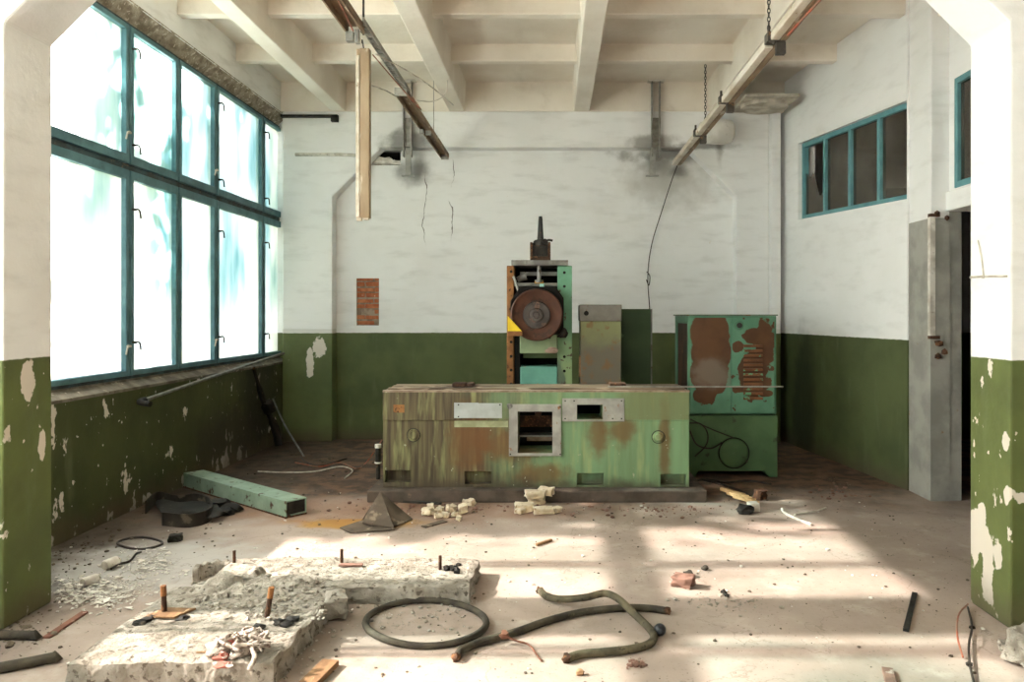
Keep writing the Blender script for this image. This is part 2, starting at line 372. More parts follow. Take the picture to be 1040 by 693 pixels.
while zz < bx[3]-.03:
    x = bx[0]+.01-(.12 if row % 2 else 0)
    while x < bx[1]-.02:
        a, b = max(x, bx[0]+.008), min(x+.225, bx[1]-.008)
        if b-a > .03 and random.random() > .08:
            h = .062*random.uniform(.75, 1.0)
            chunk(bm, ((a+b)/2, YB+.022+random.uniform(-.006,.01), zz), (b-a, .03, h), seed=row*7+int(x*50), amt=.06)
        x += .24
    zz += .076; row += 1
q = BM(); box(q, bx[0]+.002, bx[1]-.002, YB+.022, YB+.0295, bx[2]+.002, bx[3]-.002); build('patch_mortar', q, simple('patch_mortar', '#9c8f80', '#7a6a5a', 14, rough=.95), parent=wb)
build('exposed_bricks', bm, BRICK, parent=wb, bevel=.004, label='bare red bricks showing where the plaster has fallen off')
bm = BM(); box(bm, nich[0]+.002, nich[1]-.002, YB+.2, YB+.238, nich[2]+.002, nich[3]-.002); build('niche_back', bm, M['blackhole'], parent=wb)
bm = BM(); chunk(bm, (-2.42, YB+.05, 3.81), (.3, .1, .09), 3, .1); chunk(bm, (-2.2, YB+.06, 3.805), (.1, .08, .06), 5, .4); build('broken_mortar', bm, M['white'], parent=wb)

# portal frames (columns, haunches and beam in one piece)
def portal(y0, y1, xl, xr, xol, xor_, zh, zs_, ztop, mat, name, label):
    hz = zs_-zh
    poly = [(xol,0),(xl,0),(xl,zh),(xl+hz,zs_),(xr-hz,zs_),(xr,zh),(xr,0),(xor_,0),(xor_,ztop),(xol,ztop)]
    bm = BM(); a = [bm.verts.new((x, y0, z)) for x, z in poly]; b = [bm.verts.new((x, y1, z)) for x, z in poly]; n = len(poly)
    for i in range(n): bm.faces.new((a[i], a[(i+1)%n], b[(i+1)%n], b[i]))
    for q in (a, b):
        for ids in ((0,1,2,9),(2,3,9),(3,4,8,9),(4,5,8),(5,6,7,8)): bm.faces.new([q[i] for i in ids])
    return struct(name, bm, mat, label, 'column', bevel=.015)
portal(YF, YB+.02, -3.02, 2.476, -3.70, 2.92, 3.33, 4.0, 4.492, M['frame_back'], 'portal_frame', 'white concrete portal frame with green dado against the back wall')
portal(4.09, 4.485, -3.01, 2.49, -3.72, 3.66, 3.33, 4.0, 4.492, M['frame_near'], 'portal_frame', 'nearest concrete portal frame whose two columns stand at the picture edges')
# narrow pilaster in the right back corner
bm = BM(); box(bm, 2.92, 3.045, 10.06, YB+.02, 0, 4.7); struct('trim_1', bm, M['frame_back'], bevel=.008)
# conduit and steel bar over the left corner column
bm = BM(); tube(bm, [AT(300,157,10.15), AT(345,157,10.15), AT(372,158,10.15)], .022, 8, 0); struct('trim_2', bm, M['white'])
bm = BM(); box(bm, -3.7, -2.93, 10.10, YF-.001, 4.40, 4.43); box(bm, -3.02, -2.93, 10.10, YF-.001, 4.34, 4.43); struct('trim_3', bm, M['darksteel'])

# left wall with two bands of windows
WZ0, WZ1, WX = 1.15, 4.34, -3.84
W1 = (4.50, 10.45); W2 = (-1.65, 4.075)
ys = cuts(-3.2, 10.77, *W1, *W2); zs = [0, 1.08, 4.47, 5.1]
bm = BM(); vox(bm, [-3.95, XL], ys, zs, lambda i, j, k: not (k == 1 and any(a < (ys[j]+ys[j+1])/2 < b for a, b in (W1, W2))))
struct('wall_left', bm, M['wall_left'])
for nm, (a, b) in (('trim_4', W1), ('trim_5', W2)):
    bm = BM(); prism(bm, [(XL+.015,1.06),(XL+.015,1.085),(-3.80,1.135),(-3.80,1.15),(-3.95,1.15),(-3.95,1.06)], lambda x, z: (x, a, z), lambda x, z: (x, b, z))
    struct(nm, bm, simple('sill_concrete', '#7d766a', '#5c564c', 7, '#a39c90', .66, 14, .9))
for nm, (a, b) in (('trim_6', W1), ('trim_7', W2)):
    bm = BM(); n = 200; rows = []
    for i in range(n+1):
        y = a+(b-a)*i/n; r = []
        for k in range(7):
            u = k/6; q = Vector((XL+.006-.12*u, y, 4.485-.145*u))
            d = (mnoise.noise(Vector((y*7, u*3, 1)))*.03+mnoise.noise(Vector((y*23, u*9, 4)))*.022+mnoise.noise(Vector((y*60, u*22, 7)))*.012)*min(1, .25+u*2)*min(1, (1-u)*3+.2)
            r.append(q+Vector((.7*d, 0, -abs(d)*.5)))
        rows.append(r)
    V = [[bm.verts.new(p) for p in r] for r in rows]
    for i in range(n):
        for k in range(6): bm.faces.new((V[i][k], V[i+1][k], V[i+1][k+1], V[i][k+1]))
    e0, e1 = [bm.verts.new((XL-.2, y, 4.55)) for y in (a, b)]
    struct(nm, bm, M['mortar'], shade=True, auto=False)

def handle_bm(x, y, z, s=1):
    bm = BM(); cyl(bm, (x-.01, y, z), (x+.035, y, z), .011, seg=8); tube(bm, [(x+.03, y, z), (x+.035, y+.02*s, z+.005), (x+.035, y+.055*s, z-.01), (x+.033, y+.075*s, z-.07)], .008, 7, 3)
    return bm
def big_window(name, ydiv, last, label):
    r = thing(name, label, 'window', (WX, ydiv[0], WZ0)); r['kind'] = 'structure'
    bm = BM()
    y0, y1 = ydiv[0], ydiv[-1]; zr = [(WZ0, 2.94+.04), (3.16-.04, WZ1)]
    ys = [y0, y0+.03]
    for d in ydiv[1:-1]: ys += [d-.011, d+.011]
    ys += [y1-.03, y1]; zs = [WZ0, WZ0+.025, 3.02, 3.07, WZ1-.025, WZ1]
    vox(bm, [WX-.05, WX+.03], ys, zs, lambda i, j, k: j % 2 == 0 or k % 2 == 0)
    build('frame', bm, M['mullion'], parent=r, bevel=.004)
    for zi, (za, zb) in enumerate(((WZ0+.025, 3.02), (3.07, WZ1-.025))):
        for ci, (a, b) in enumerate(zip(ydiv, ydiv[1:])):
            a_, b_ = a+.013, b-.013; w = .05
            bm = BM(); vox(bm, [WX-.015, WX+.05], [a_, a_+w, b_-w, b_], [za+.004, za+(w if zi == 0 else .085), zb-(.085 if zi == 0 else w), zb-.004], lambda i, j, k: j != 1 or k != 1)
            sa = build('sash', bm, M['teal'], parent=r, bevel=.006)
            bm = BM(); box(bm, WX+.002, WX+.006, a_+w-.008, b_-w+.008, za+(w if zi == 0 else .085)-.008, zb-(.085 if zi == 0 else w)+.008)
            build('pane', bm, M['pane'], parent=sa)
            if ci in (2, 4, 5) and last:
                hy = a_+w*.45
                for hz_ in ((za+.3, zb-.35) if zi == 0 else (za+.18, zb-.2)):
                    build('handle', handle_bm(WX+.05, hy, hz_, 1), M['darksteel'], parent=sa, shade=True)
                if ci in (2, 4):
                    build('handle', handle_bm(WX+.05, hy-.085, za+.27, -1), M['wire_white'], parent=sa, shade=True)
    return r
big_window('window_1', [W1[0], 5.17, 6.69, 7.56, 8.41, 9.76, W1[1]], True, 'large teal framed window of frosted panes along the left wall')
big_window('window_2', [W2[0], -.2, 1.3, 2.2, 3.0, 3.83, W2[1]], False, 'teal framed window beside the camera, nearer than the near column')

# right wall: splayed band with a strip of teal windows, then the recessed wall with a doorway
def RW(Y, off=0.): return 3.15-.12*(Y-10.0)+off
ry = [7.35, 7.62, 9.73, 10.37]; rt = {7.62: (2.88, 3.87), 9.73: (2.97, 3.96)}
bm = BM()
ws = [(7.36, 2.865, 3.835), (9.76, 2.965, 3.955)]
yy = [7.35, ws[0][0], ws[1][0], 10.40]
def zl(j, k):
    if k == 0: return 0
    if k == 3: return 5.1
    y = yy[j]; f = (y-ws[0][0])/(ws[1][0]-ws[0][0]); return ws[0][k]+(ws[1][k]-ws[0][k])*f
vox(bm, [0, .22], yy, [0, 1, 2, 3], lambda i, j, k: not (j == 1 and k == 1), warp=lambda p, i, j, k: Vector((RW(yy[j])+p.x, yy[j], zl(j, k))))
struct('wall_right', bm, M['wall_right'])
def strip_window(name, pts, ndiv, xoff, label, broken):
    """teal window band in the right wall: pts = (Y, zlow, zhigh) at both ends"""
    (ya, la, ha), (yb, lb, hb_) = pts
    f = lambda u, v, d: Vector((xoff(ya+(yb-ya)*u)+d, ya+(yb-ya)*u, (la+(lb-la)*u)*(1-v)+(ha+(hb_-ha)*u)*v))
    L = abs(yb-ya); H = ha-la; w = .05; tu, tv = w/L, .055/H
    r = thing(name, label, 'window', f(0, 0, 0)); r['kind'] = 'structure'
    us = [0, tu]
    for i in range(1, ndiv): us += [i/ndiv-tu*.55, i/ndiv+tu*.55]
    us += [1-tu, 1]
    bm = BM(); vox(bm, [.05, .12], us, [0, tv, 1-tv, 1], lambda i, j, k: j % 2 == 0 or k != 1, warp=lambda p, i, j, k: f(p.y, p.z, p.x))
    build('frame', bm, M['teal_bright'], parent=r, bevel=.005)
    for i in range(ndiv):
        a, b = us[2*i+1], us[2*i+2]
        poly = [(a, tv), (b, tv), (b, 1-tv), (a, 1-tv)]
        if broken and i == ndiv-1: poly = [(a, tv), (b, tv), (b, tv+.55), (a+(b-a)*.75, tv+.45), (a+(b-a)*.6, tv+.52), (a+(b-a)*.3, tv+.2), (a, tv+.28)]
        bm = BM(); prism(bm, poly, lambda u, v: f(u, v, .083), lambda u, v: f(u, v, .088)); build('pane', bm, M['darkpane'], parent=r)
strip_window('window_3', ws, 4, lambda Y: RW(Y), 'strip of dark panes in a bright teal frame high in the right wall', True)
# rust-edged pier with its angle iron
bm = BM(); box(bm, 3.49, 3.66, 6.93, 7.37, 0, 5.1); p = struct('column_pier', bm, M['frame_back'], 'white and grey painted wall pier beside the dark doorway', 'column', bevel=.008)
bm = BM(); box(bm, 3.66, 3.77, 6.93, 7.37, 0, 2.69); build('pier_side', bm, M['greypaint'], parent=p)
bm = BM(); vox(bm, [3.478, 3.49, 3.66], [6.918, 6.93, 7.34], [0, 1.45, 2.62], lambda i, j, k: i == 0 or j == 0); build('grey_panel', bm, M['greypaint'], parent=p, label='grey painted lower face')
bm = BM(); vox(bm, [3.470, 3.478, 3.52], [6.910, 6.918, 6.955], [1.5, 2.64], lambda i, j, k: (i == 0 or j == 0)); build('corner_angle', bm, M['white'], parent=p)
bm = BM()
for zc in (2.63, 1.5): box(bm, 3.468, 3.56, 6.905, 6.95, zc, zc+.03)
for (x, z, r) in ((3.53, 2.66, .03), (3.62, 2.62, .025), (3.55, 1.46, .04), (3.6, 1.38, .03), (3.54, 1.34, .03)): lump(bm, (x, 6.9, z), (r, r*.7, r), int(z*10), .3, 1)
build('rusty_bracket', bm, M['rust'], parent=p)
# recessed wall with doorway and window
bm = BM(); ys = [4.46, 5.2, 6.1, 6.85, 6.95]; zs = [0, 2.69, 2.88, 3.88, 5.1]
vox(bm, [3.66, 3.9], ys, zs, lambda i, j, k: not ((k == 0 and 1 <= j <= 3) or (k == 2 and j in (1, 2))))
struct('wall_right_recess', bm, M['wall_right'])
bm = BM(); box(bm, 3.62, 3.93, 5.1, 6.928, 2.68, 2.86); struct('trim_8', bm, M['frame_back'], bevel=.01)
strip_window('window_4', [(5.2, 2.88, 3.88), (6.83, 2.88, 3.88)], 3, lambda Y: 3.60, 'teal framed window above the doorway, mostly behind the near right column', False)
bm = BM(); ys = [-3.2, 4.46]; box(bm, 3.66, 3.9, -3.2, 4.46, 0, 5.1); struct('wall_right_front', bm, M['wall_right'])
# unlit room behind the right wall
bm = BM(); vox(bm, [3.9, 6.4, 6.6], [4.2, 4.4, 10.5, 10.7], [0, 4.9, 5.1], lambda i, j, k: i == 1 or j != 1 or k == 1)
struct('wall_store_room', bm, M['darkroom'])
bm = BM(); vox(bm, [0, .08, .9, .98], [0, .03, .3], [0, .08, .5, .58, 1.0, 1.08, 3.3, 3.4], lambda i, j, k: i != 1 or k % 2 == 0, warp=lambda p, i, j, k: p+Vector((4.4, 9.9, 0)))
tag(build('store_rack', bm, M['rust'], origin=(4.9, 10.0, 0)), 'tall rusty rack in the dark room seen through the first teal pane', 'rack')

# ceiling: ribbed slabs
ribs = [-3.03, -2.84, -1.43, -1.22, .27, .48, 2.10, 2.32, 3.55]
xs = [-3.95]+ribs+[3.9]; ribcell = {1, 3, 5, 7, 9}
tr = []
y = 8.84
while y > -3.0: tr.append((y-.1, y+.02)); y -= 1.36
ys = [-3.2]
for a, b in reversed(tr): ys += [a, b]
ys += [10.17, 10.77]
zs = [4.49, 4.69, 4.89, 5.1]
def csolid(i, j, k):
    if k == 2: return True
    if i in ribcell: return ys[j] < 10.1 or k > 0 or True
    if j == len(ys)-2: return True
    return k == 1 and j % 2 == 1
def cwarp(p, i, j, k):
    if k >= 1 and 1 <= i <= 9: p.x += (-.008 if i % 2 == 1 else .008)*(1 if k == 1 else 1.9)
    return p
bm = BM(); vox(bm, xs, ys, zs, csolid, cwarp); struct('ceiling', bm, M['ceiling'], bevel=.012)
# round patch plate at the corner of ceiling and right wall
bm = BM(); box(bm, 2.38, 3.05, 9.3, 10.05, 4.44, 4.475); cyl(bm, (2.72, 9.7, 4.475), (2.72, 9.7, 4.40), .30, seg=32)
struct('trim_9', bm, simple('stained_plaster', '#c9c1b4', '#9d9486', 5, rough=.9))
bm = BM(); box(bm, -3.95, 3.9, -3.4, -3.2, 0, 5.1); struct('light_block_wall', bm, M['wall_right'])  # closing wall added behind the camera to cut fill light; hall runs on
# yard outside
bm = BM(); box(bm, -40, -3.96, -20, 40, -.4, -.2); struct('ground_outside', bm, M['yard'])
def tree(loc, crown_c, crown_r, n, seed, label, size=.2, fill=1.0, extra=()):
    rn = random.Random(seed); r = thing('tree', label, 'tree', loc, None)
    bm = BM(); c = Vector(crown_c); l = Vector(loc)
    tube(bm, [l, l.lerp(c, .4)+Vector((.1,.05,0)), c], .12, 8, 5, rads=[.16,.14,.11,.08,.05])
    for k in range(6):
        d = Vector((rn.uniform(-1,1), rn.uniform(-1,1), rn.uniform(-.2,.9)))
        tube(bm, [l.lerp(c, .6), l.lerp(c, .8)+d*.5, c+Vector((d.x*crown_r[0], d.y*crown_r[1], d.z*crown_r[2]))*.7], .04, 6, 4)
    build('trunk', bm, M['bark'], parent=r, shade=True)
    bm = BM()
    for k in range(n):
        while True:
            d = Vector((rn.uniform(-1,1), rn.uniform(-1,1), rn.uniform(-1,1)))
            if .2 < d.length <= 1: break
        p = c+Vector((d.x*crown_r[0], d.y*crown_r[1], d.z*crown_r[2]))
        a = Vector((rn.gauss(0,1), rn.gauss(0,1), rn.gauss(0,1))).normalized(); b = a.orthogonal().normalized(); e = size*rn.uniform(.6,1.3)
        quad(bm, p-a*e, p+b*e*.45, p+a*e, p-b*e*.45)
    for (q, rr, m) in extra:
        for k in range(m):
            d = Vector((rn.gauss(0,.5)*rr[0], rn.gauss(0,.5)*rr[1], rn.gauss(0,.5)*rr[2])); p = Vector(q)+d
            a = Vector((rn.gauss(0,1), rn.gauss(0,1), rn.gauss(0,1))).normalized(); b = a.orthogonal().normalized(); e = size*rn.uniform(.6,1.2)
            quad(bm, p-a*e, p+b*e*.45, p+a*e, p-b*e*.45)
    build('foliage', bm, M['leaf'], parent=r)
tree((-8.6, 10.4, -.2), (-8.4, 10.95, 4.9), (1.9, 3.9, 3.6), 7000, 3, 'leafy tree in the yard behind the frosted window panes', .22,
     extra=[((-8.2, 6.45, 4.6), (1.2, .6, 2.4), 620)])

# ------------------------------------------------------------------ grinding machine on its plinth
bm = BM(); PL0, PL1 = FL(373, 510), FL(717, 512)
box(bm, -1.72, 1.40, 6.86, 8.28, 0, .108)
PL = tag(build('plinth', bm, simple('stained_concrete_plinth', '#5d5249', '#463d36', 6, '#7d6a5a', .68, 14, .9), bevel=.012), 'low stained concrete plinth under the green grinding machine', 'plinth')
MO = (-.17, 7.3, .109)
def bed_mat():
    t = NT('weathered_green_bed_paint'); x, z = t.axis(0), t.axis(2)
    nz = t.math('SUBTRACT', t.noise(2.2, 7), .5); st = t.noise(9, 6, (1,1,.08), (2,0,1)); st2 = t.noise(26, 4, (1,1,.05), (7,0,1))
    g = t.mix(t.ramp(st, .35, .7), '#789a74', '#6b8460')
    o = t.mix(t.ramp(st2, .35, .65), '#686146', '#483d31')
    m = t.ramp(t.add(t.add(x, t.mul(nz, 1.5)), t.mul(t.math('SUBTRACT', st, .5), 1.2)), -.75, .35)
    c = t.mix(m, o, g)
    c = t.mix(t.mul(t.ramp(t.noise(13, 6, (1,1,.12), (1,5,2)), .5, .7), .5), c, '#a3a872')
    for cc, r in (((-.25,-.3,.42),(.35,.3,.16)), ((.57,-.3,.52),(.09,.3,.22)), ((.8,-.3,.54),(.14,.3,.12)), ((.05,-.3,.12),(.25,.3,.1)), ((-.62,-.3,.45),(.16,.3,.3)), ((1.2,-.3,.4),(.05,.3,.4))):
        c = t.mix(t.mul(t.spot(cc, r, .45, 7, .55), .75), c, '#6d4a2a')
    up = t.mul(t.ramp(z, .63, .64), t.ramp(t.add(x, t.mul(nz, .6)), .75, .95)); c = t.mix(t.mul(up, .75), c, '#6f7350')
    lo = t.ramp(t.add(z, t.mul(t.noise(6, 6), .22)), .1, .24, 1, 0); c = t.mix(t.mul(lo, .8), c, '#4a3f34')
    c = t.mix(t.ramp(t.noise(16, 6, off=(3,3,3)), .69, .71), c, '#a0a58c')
    tp = t.ramp(z, .895, .9); c = t.mix(t.mul(tp, .85), c, '#7a6a59')
    return t.bsdf(c, .6, 0, t.noise(20, 5), .15, .01)
M['bed'] = bed_mat()
mg = thing('grinding_machine', 'old green surface grinder with rusty wheel, standing on the plinth', 'machine', MO)
sB = 7.0/F0
X7 = lambda px: (px-CX)*sB
Z7 = lambda py: EYE-(py-CY)*sB
main = (X7(526), X7(561), Z7(460), Z7(418)); slot = (X7(586), X7(612), Z7(426), Z7(411))
lugs = [(X7(391), X7(417), Z7(490), Z7(478)), (X7(472), X7(499), Z7(492), Z7(479)), (X7(586), X7(613), Z7(493.5), Z7(481)), (X7(671), X7(697), Z7(493.5), Z7(482))]
bx0, bx1, bz0, bz1, zd = X7(389), X7(700), .109, Z7(397), Z7(427)
allx = [v for r in [main, slot]+lugs for v in r[:2]]; allz = [v for r in [main, slot]+lugs for v in r[2:]]
xs = cuts(bx0, bx1, *allx); zs = cuts(bz0, bz1, zd, *allz); ys = [6.986, 7.0, 7.09, 7.42, 7.50]
h1, h2 = holes2(xs, zs, [main, slot]), holes2(xs, zs, lugs)
def bsol(i, j, k):
    zc = (zs[k]+zs[k+1])/2
    if j == 0 and zc < zd: return False
    if h1(i, k): return j == 3
    if h2(i, k): return j >= 2
    return True
bm = BM(); vox(bm, xs, ys, zs, bsol); bed = build('bed', bm, M['bed'], parent=mg, bevel=.006)
bm = BM(); vox(bm, cuts(bx0+.03, bx1-.03), [7.06, 7.12, 7.25, 7.33, 7.42, 7.47], [bz1, bz1+.010, bz1+.02], lambda i, j, k: j in (0, 2, 4) or k == 0)
build('guideway', bm, simple('worn_guideway', '#8b7a68', '#5d5044', 8, '#a99a88', .64, 16, .5, .35, .1, sc=(.2,1,1)), parent=mg, bevel=.004)
bm = BM(); box(bm, bx0, bx1+.004, 6.978, 7.05, bz1-.012, bz1+.004); build('edge_strip', bm, simple('edge_steel', '#a08f80', '#7d6a5a', 9, rough=.5, metal=.3), parent=mg)
bm = BM()
bm.free()
for a, b in ((455, 469), (470, 477), (620, 637)):
    bm = BM(); box(bm, X7(a)+.01, X7(b)+.01, 7.20, 7.36, bz1+.021, bz1+.05); build('clamp_block', bm, M['rust'], parent=mg, bevel=.006)
def frame_plate(x0, x1, z0, z1, hole, y, th, mat, name, label=None):
    xs, zs = cuts(x0, x1, hole[0], hole[1]), cuts(z0, z1, hole[2], hole[3]); h = holes2(xs, zs, [hole])
    bm = BM(); vox(bm, xs, [y-th, y], zs, lambda i, j, k: not h(i, k)); return build(name, bm, mat, parent=mg, bevel=.003, label=label)
M['greyplate'] = simple('grey_plate_paint', '#a6a59f', '#8b8a85', 6, '#8a5f3f', .67, 14, .55, .1)
frame_plate(X7(517), X7(570), Z7(463), Z7(410.5), main, 6.9855, .012, M['greyplate'], 'opening_frame', 'grey bolted frame round the square opening')
frame_plate(X7(571), X7(634), Z7(428), Z7(404.5), slot, 6.985, .008, M['greyplate'], 'slot_plate', 'grey plate with a rectangular slot')
bm = BM(); box(bm, X7(461.5), X7(486), 6.978, 6.985, Z7(424.5), Z7(409)); box(bm, X7(485.9), X7(510), 6.979, 6.985, Z7(424.5), Z7(409.5)); build('cover_plate', bm, simple('pale_plate', '#b5bcbd', '#a2a8a6', 5, '#8b8066', .72, 12, .5), parent=mg, label='pale grey blank cover plate')
bm = BM(); box(bm, X7(461.5), X7(516), 6.992, 6.9995, Z7(434), Z7(427.5)); build('cover_strip', bm, simple('pale_green_strip', '#a8ad8c', '#8d9270', 8, rough=.6), parent=mg)
bm = BM(); box(bm, X7(400), X7(411), 6.979, 6.985, Z7(419), Z7(411)); build('name_plate', bm, M['orange_rust'], parent=mg, label='small rusty blank plate')
for px, py, r in ((420, 442, .058), (668.5, 444, .056)):
    bm = BM(); lathe(bm, (X7(px), 7.0, Z7(py)), (0,-1,0), [(0,r),(.012,r),(.02,r*.92),(.022,r*.8),(.016,r*.72),(.022,r*.66),(.03,r*.55),(.03,0)], 28); build('boss_cap', bm, M['bed'], parent=mg, shade=True)
    bm = BM(); lathe(bm, (X7(px), 6.9995, Z7(py)), (0,-1,0), [(0,r*1.12),(.004,r*1.12),(.004,r*.9),(0,r*.9)], 28); build('boss_ring', bm, M['darksteel'], parent=mg, shade=True)
bm = BM()
for px, py in ((466,411),(508,411),(466,423),(518.5,413),(569,413),(518.5,461),(569,461),(574,407),(631,407),(574,425),(631,425),(583,407),(622,425)):
    bm = BM(); cyl(bm, (X7(px), 6.985, Z7(py)), (X7(px), 6.970, Z7(py)), .007, seg=8); build('screw', bm, M['darksteel'], parent=mg)
bm = BM()
lump(bm, (X7(518), 6.965, Z7(412)), (.025,.02,.025), 4, .3, 2)
build('frame_knob', bm, M['steel'], parent=mg)
bm = BM(); box(bm, main[0], main[1], 7.2, 7.41, Z7(447.5), Z7(446)); build('inner_shelf', bm, M['steel'], parent=mg); bm = BM(); box(bm, X7(534), main[1]-.005, 7.25, 7.35, Z7(446)-.06, Z7(446)-.02); build('inner_board', bm, simple('inner_wood', '#8a7a68', '#6a5848', 8), parent=mg)
bm = BM(); cyl(bm, (X7(546), 7.38, Z7(424)), (X7(546), 7.2, Z7(424)), .035, .03, 16); build('inner_shaft', bm, M['rust'], parent=mg, shade=True); bm = BM(); box(bm, main[0], main[1], 7.385, 7.415, Z7(440), Z7(428)); build('inner_rail', bm, M['rust'], parent=mg)
bm = BM(); box(bm, X7(524), X7(563), 7.40, 7.419, main[2]-.01, main[3]+.01); build('inner_back', bm, M['blackhole'], parent=mg); bm = BM(); box(bm, slot[0]-.004, slot[1]+.004, 7.41, 7.419, slot[2]-.004, slot[3]+.004); build('inner_back', bm, M['blackhole'], parent=mg)

# tower
sT = 7.75/F0
XT = lambda px: (px-CX)*sT
ZT = lambda py: EYE-(py-CY)*sT
YT = 7.75
def tower_green():
    t = NT('tower_green_paint'); z = t.axis(2)
    c = t.mix(t.ramp(t.noise(4, 6), .35, .7), '#6fa286', '#5c8a70')
    c = t.mix(t.mul(t.ramp(t.add(z, t.mul(t.noise(4, 6), .6)), 1.3, 1.9, 1, 0), .85), c, t.mix(t.ramp(t.noise(7, 6, (1,1,.3)), .45, .6), '#8a9a6a', '#5c6250'))
    c = t.mix(t.ramp(t.noise(12, 6), .63, .66), c, '#55493c')
    return t.bsdf(c, .55, 0, t.noise(18, 4), .15, .01)
M['tower'] = tower_green()
ztop = ZT(270)
bm = BM(); box(bm, XT(514.7), XT(521.8), YT, YT+.5, .109, ztop); lp = build('left_pillar', bm, M['orange_rust'], parent=mg, bevel=.006, label='rusty orange pillar')
bm = BM(); box(bm, XT(566.2), XT(581), YT, YT+.5, .109, ztop); rp = build('right_pillar', bm, M['tower'], parent=mg, bevel=.006, label='green pillar')
def dots(par, px, pys):
    for py in pys:
        bm = BM(); cyl(bm, (XT(px), YT+.003, ZT(py)), (XT(px), YT-.008, ZT(py)), .015, seg=12); build('bolt_head', bm, M['blackhole'], parent=par)
dots(lp, 519.2, (276, 347.5, 362, 376, 390)); dots(rp, 573.2, (277, 291, 362.5, 377, 391))
bm = BM(); box(bm, XT(521.8), XT(566.2), YT+.40, YT+.5, .109, ztop); build('back_panel', bm, M['blackhole'], parent=mg)
bm = BM(); box(bm, XT(519.5), XT(576.8), YT-.03, YT+.48, ztop+.001, ZT(264.5)); box(bm, XT(536), XT(562), YT-.036, YT-.03, ztop+.008, ZT(265.5))
cyl(bm, (XT(534), YT-.03, ZT(267)), (XT(534), YT-.045, ZT(267)), .012, seg=10); cyl(bm, (XT(560), YT-.03, ZT(267)), (XT(560), YT-.045, ZT(267)), .012, seg=10)
build('top_plate', bm, M['steel'], parent=mg, bevel=.004)
# motor block and screw on top
zt2 = ZT(264.5)
bm = BM(); vox(bm, [XT(538), XT(540.5), XT(556.5), XT(559)], [YT+.1, YT+.14, YT+.36], [zt2, zt2+.05, ZT(248), ZT(245)], lambda i, j, k: (k < 2 and (j == 1 or i != 1 or k == 0)) or (k == 2 and i != 1))
hb2 = build('drive_box', bm, M['rust'], parent=mg, bevel=.005)
bm = BM(); box(bm, XT(540.8), XT(556.2), YT+.12, YT+.139, zt2+.052, ZT(248.5))
for k in range(9): box(bm, XT(540.8)+k*.0165, XT(540.8)+k*.0165+.006, YT+.112, YT+.12, zt2+.06, ZT(249))
build('drive_cover', bm, M['darksteel'], parent=hb2)
cx, cy = XT(548.5), YT+.22
bm = BM(); lathe(bm, (cx, cy, ZT(248)), (0,0,1), [(0,.085),(.03,.085),(.03,.06),(.06,.055),(.07,.035),(.1,.032),(.3,.02),(.3,.018),(.315,.018),(.315,0)], 24)
tube(bm, [(cx+.03, cy-.05, ZT(246)), (cx+.08, cy-.06, ZT(242.5)), (cx+.13, cy-.06, ZT(243))], .012, 8, 3); lump(bm, (cx+.05, cy-.05, ZT(244)), (.035,.03,.03), 2, .2, 2)
lump(bm, (cx-.04, cy-.03, ZT(245)), (.035,.03,.035), 9, .25, 2)
build('lift_screw', bm, M['darksteel'], parent=mg, shade=True)
# inside the upper opening
bm = BM(); box(bm, XT(521.8), XT(566.2), YT+.06, YT+.13, ZT(290.5), ZT(287)); build('cross_bar', bm, M['steel'], parent=mg, bevel=.004); bm = BM(); box(bm, XT(527), XT(566), YT+.2, YT+.27, ZT(279), ZT(275)); build('cross_bar', bm, M['steel'], parent=mg, bevel=.004)
bm = BM(); lathe(bm, (XT(547.3), YT+.05, ZT(287)), (0,0,1), [(0,.045),(.03,.045),(.03,.02),(.06,.022),(.13,.018),(.19,.018),(.19,0)], 18); build('feed_rod', bm, M['steel'], parent=mg, shade=True); bm = BM(); cyl(bm, (XT(525), YT+.1, ZT(284)), (XT(534), YT+.1, ZT(280)), .03, .045, 14); build('cone_pulley', bm, M['steel'], parent=mg, shade=True)
bm = BM(); box(bm, XT(543), XT(552), YT+.02, YT+.055, ZT(288), ZT(285.5)); build('brass_nut', bm, simple('brass', '#b0813f', '#8a6230', 10, rough=.4, metal=.6), parent=mg)
bm = BM(); box(bm, XT(548), XT(552.5), YT+.0, YT+.05, ZT(292), ZT(288.3)); build('paint_chip_tab', bm, simple('pale_cyan', '#a9d6cc', '#95c4ba', 8), parent=mg)
bm = BM(); tube(bm, [(XT(521.5), YT-.01, ZT(281)), (XT(523.5), YT-.02, ZT(286)), (XT(526.5), YT-.02, ZT(296))], .014, 8, 4); build('oil_pipe', bm, M['galv'], parent=mg, shade=True)
# wheel head
wc = AT(545, 320, 7.42)
oc = [(-.27,-.02),(-.27,.14),(-.17,.285),(.19,.285),(.27,.17),(.27,-.12),(.22,-.2),(-.2,-.2)]
bm = BM(); prism(bm, oc, lambda x, z: (wc.x+x, 7.56, wc.z+z), lambda x, z: (wc.x+x, 8.1, wc.z+z)); build('wheel_housing', bm, M['blackhole'], parent=mg, bevel=.01)
WR = 26.7*7.42/F0
bm = BM(); lathe(bm, (wc.x, 7.55, wc.z), (0,-1,0), [(0,WR*.9),(.0,WR),(.10,WR),(.112,WR*.985),(.116,WR*.95),(.11,WR*.92),(.085,WR*.56),(.085,0)], 64)
wheel = build('grinding_wheel', bm, simple('rusty_wheel', '#553628', '#432a20', 5, '#3c2a22', .6, 9, .75, .1), parent=mg, shade=True)
bm = BM(); lathe(bm, (wc.x, 7.47, wc.z), (0,-1,0), [(0,WR*.53),(.02,WR*.53),(.03,WR*.5),(.03,WR*.26),(.045,WR*.25),(.05,WR*.22),(.05,WR*.15),(.035,WR*.14),(.035,WR*.1),(.06,WR*.09),(.06,0)], 48)
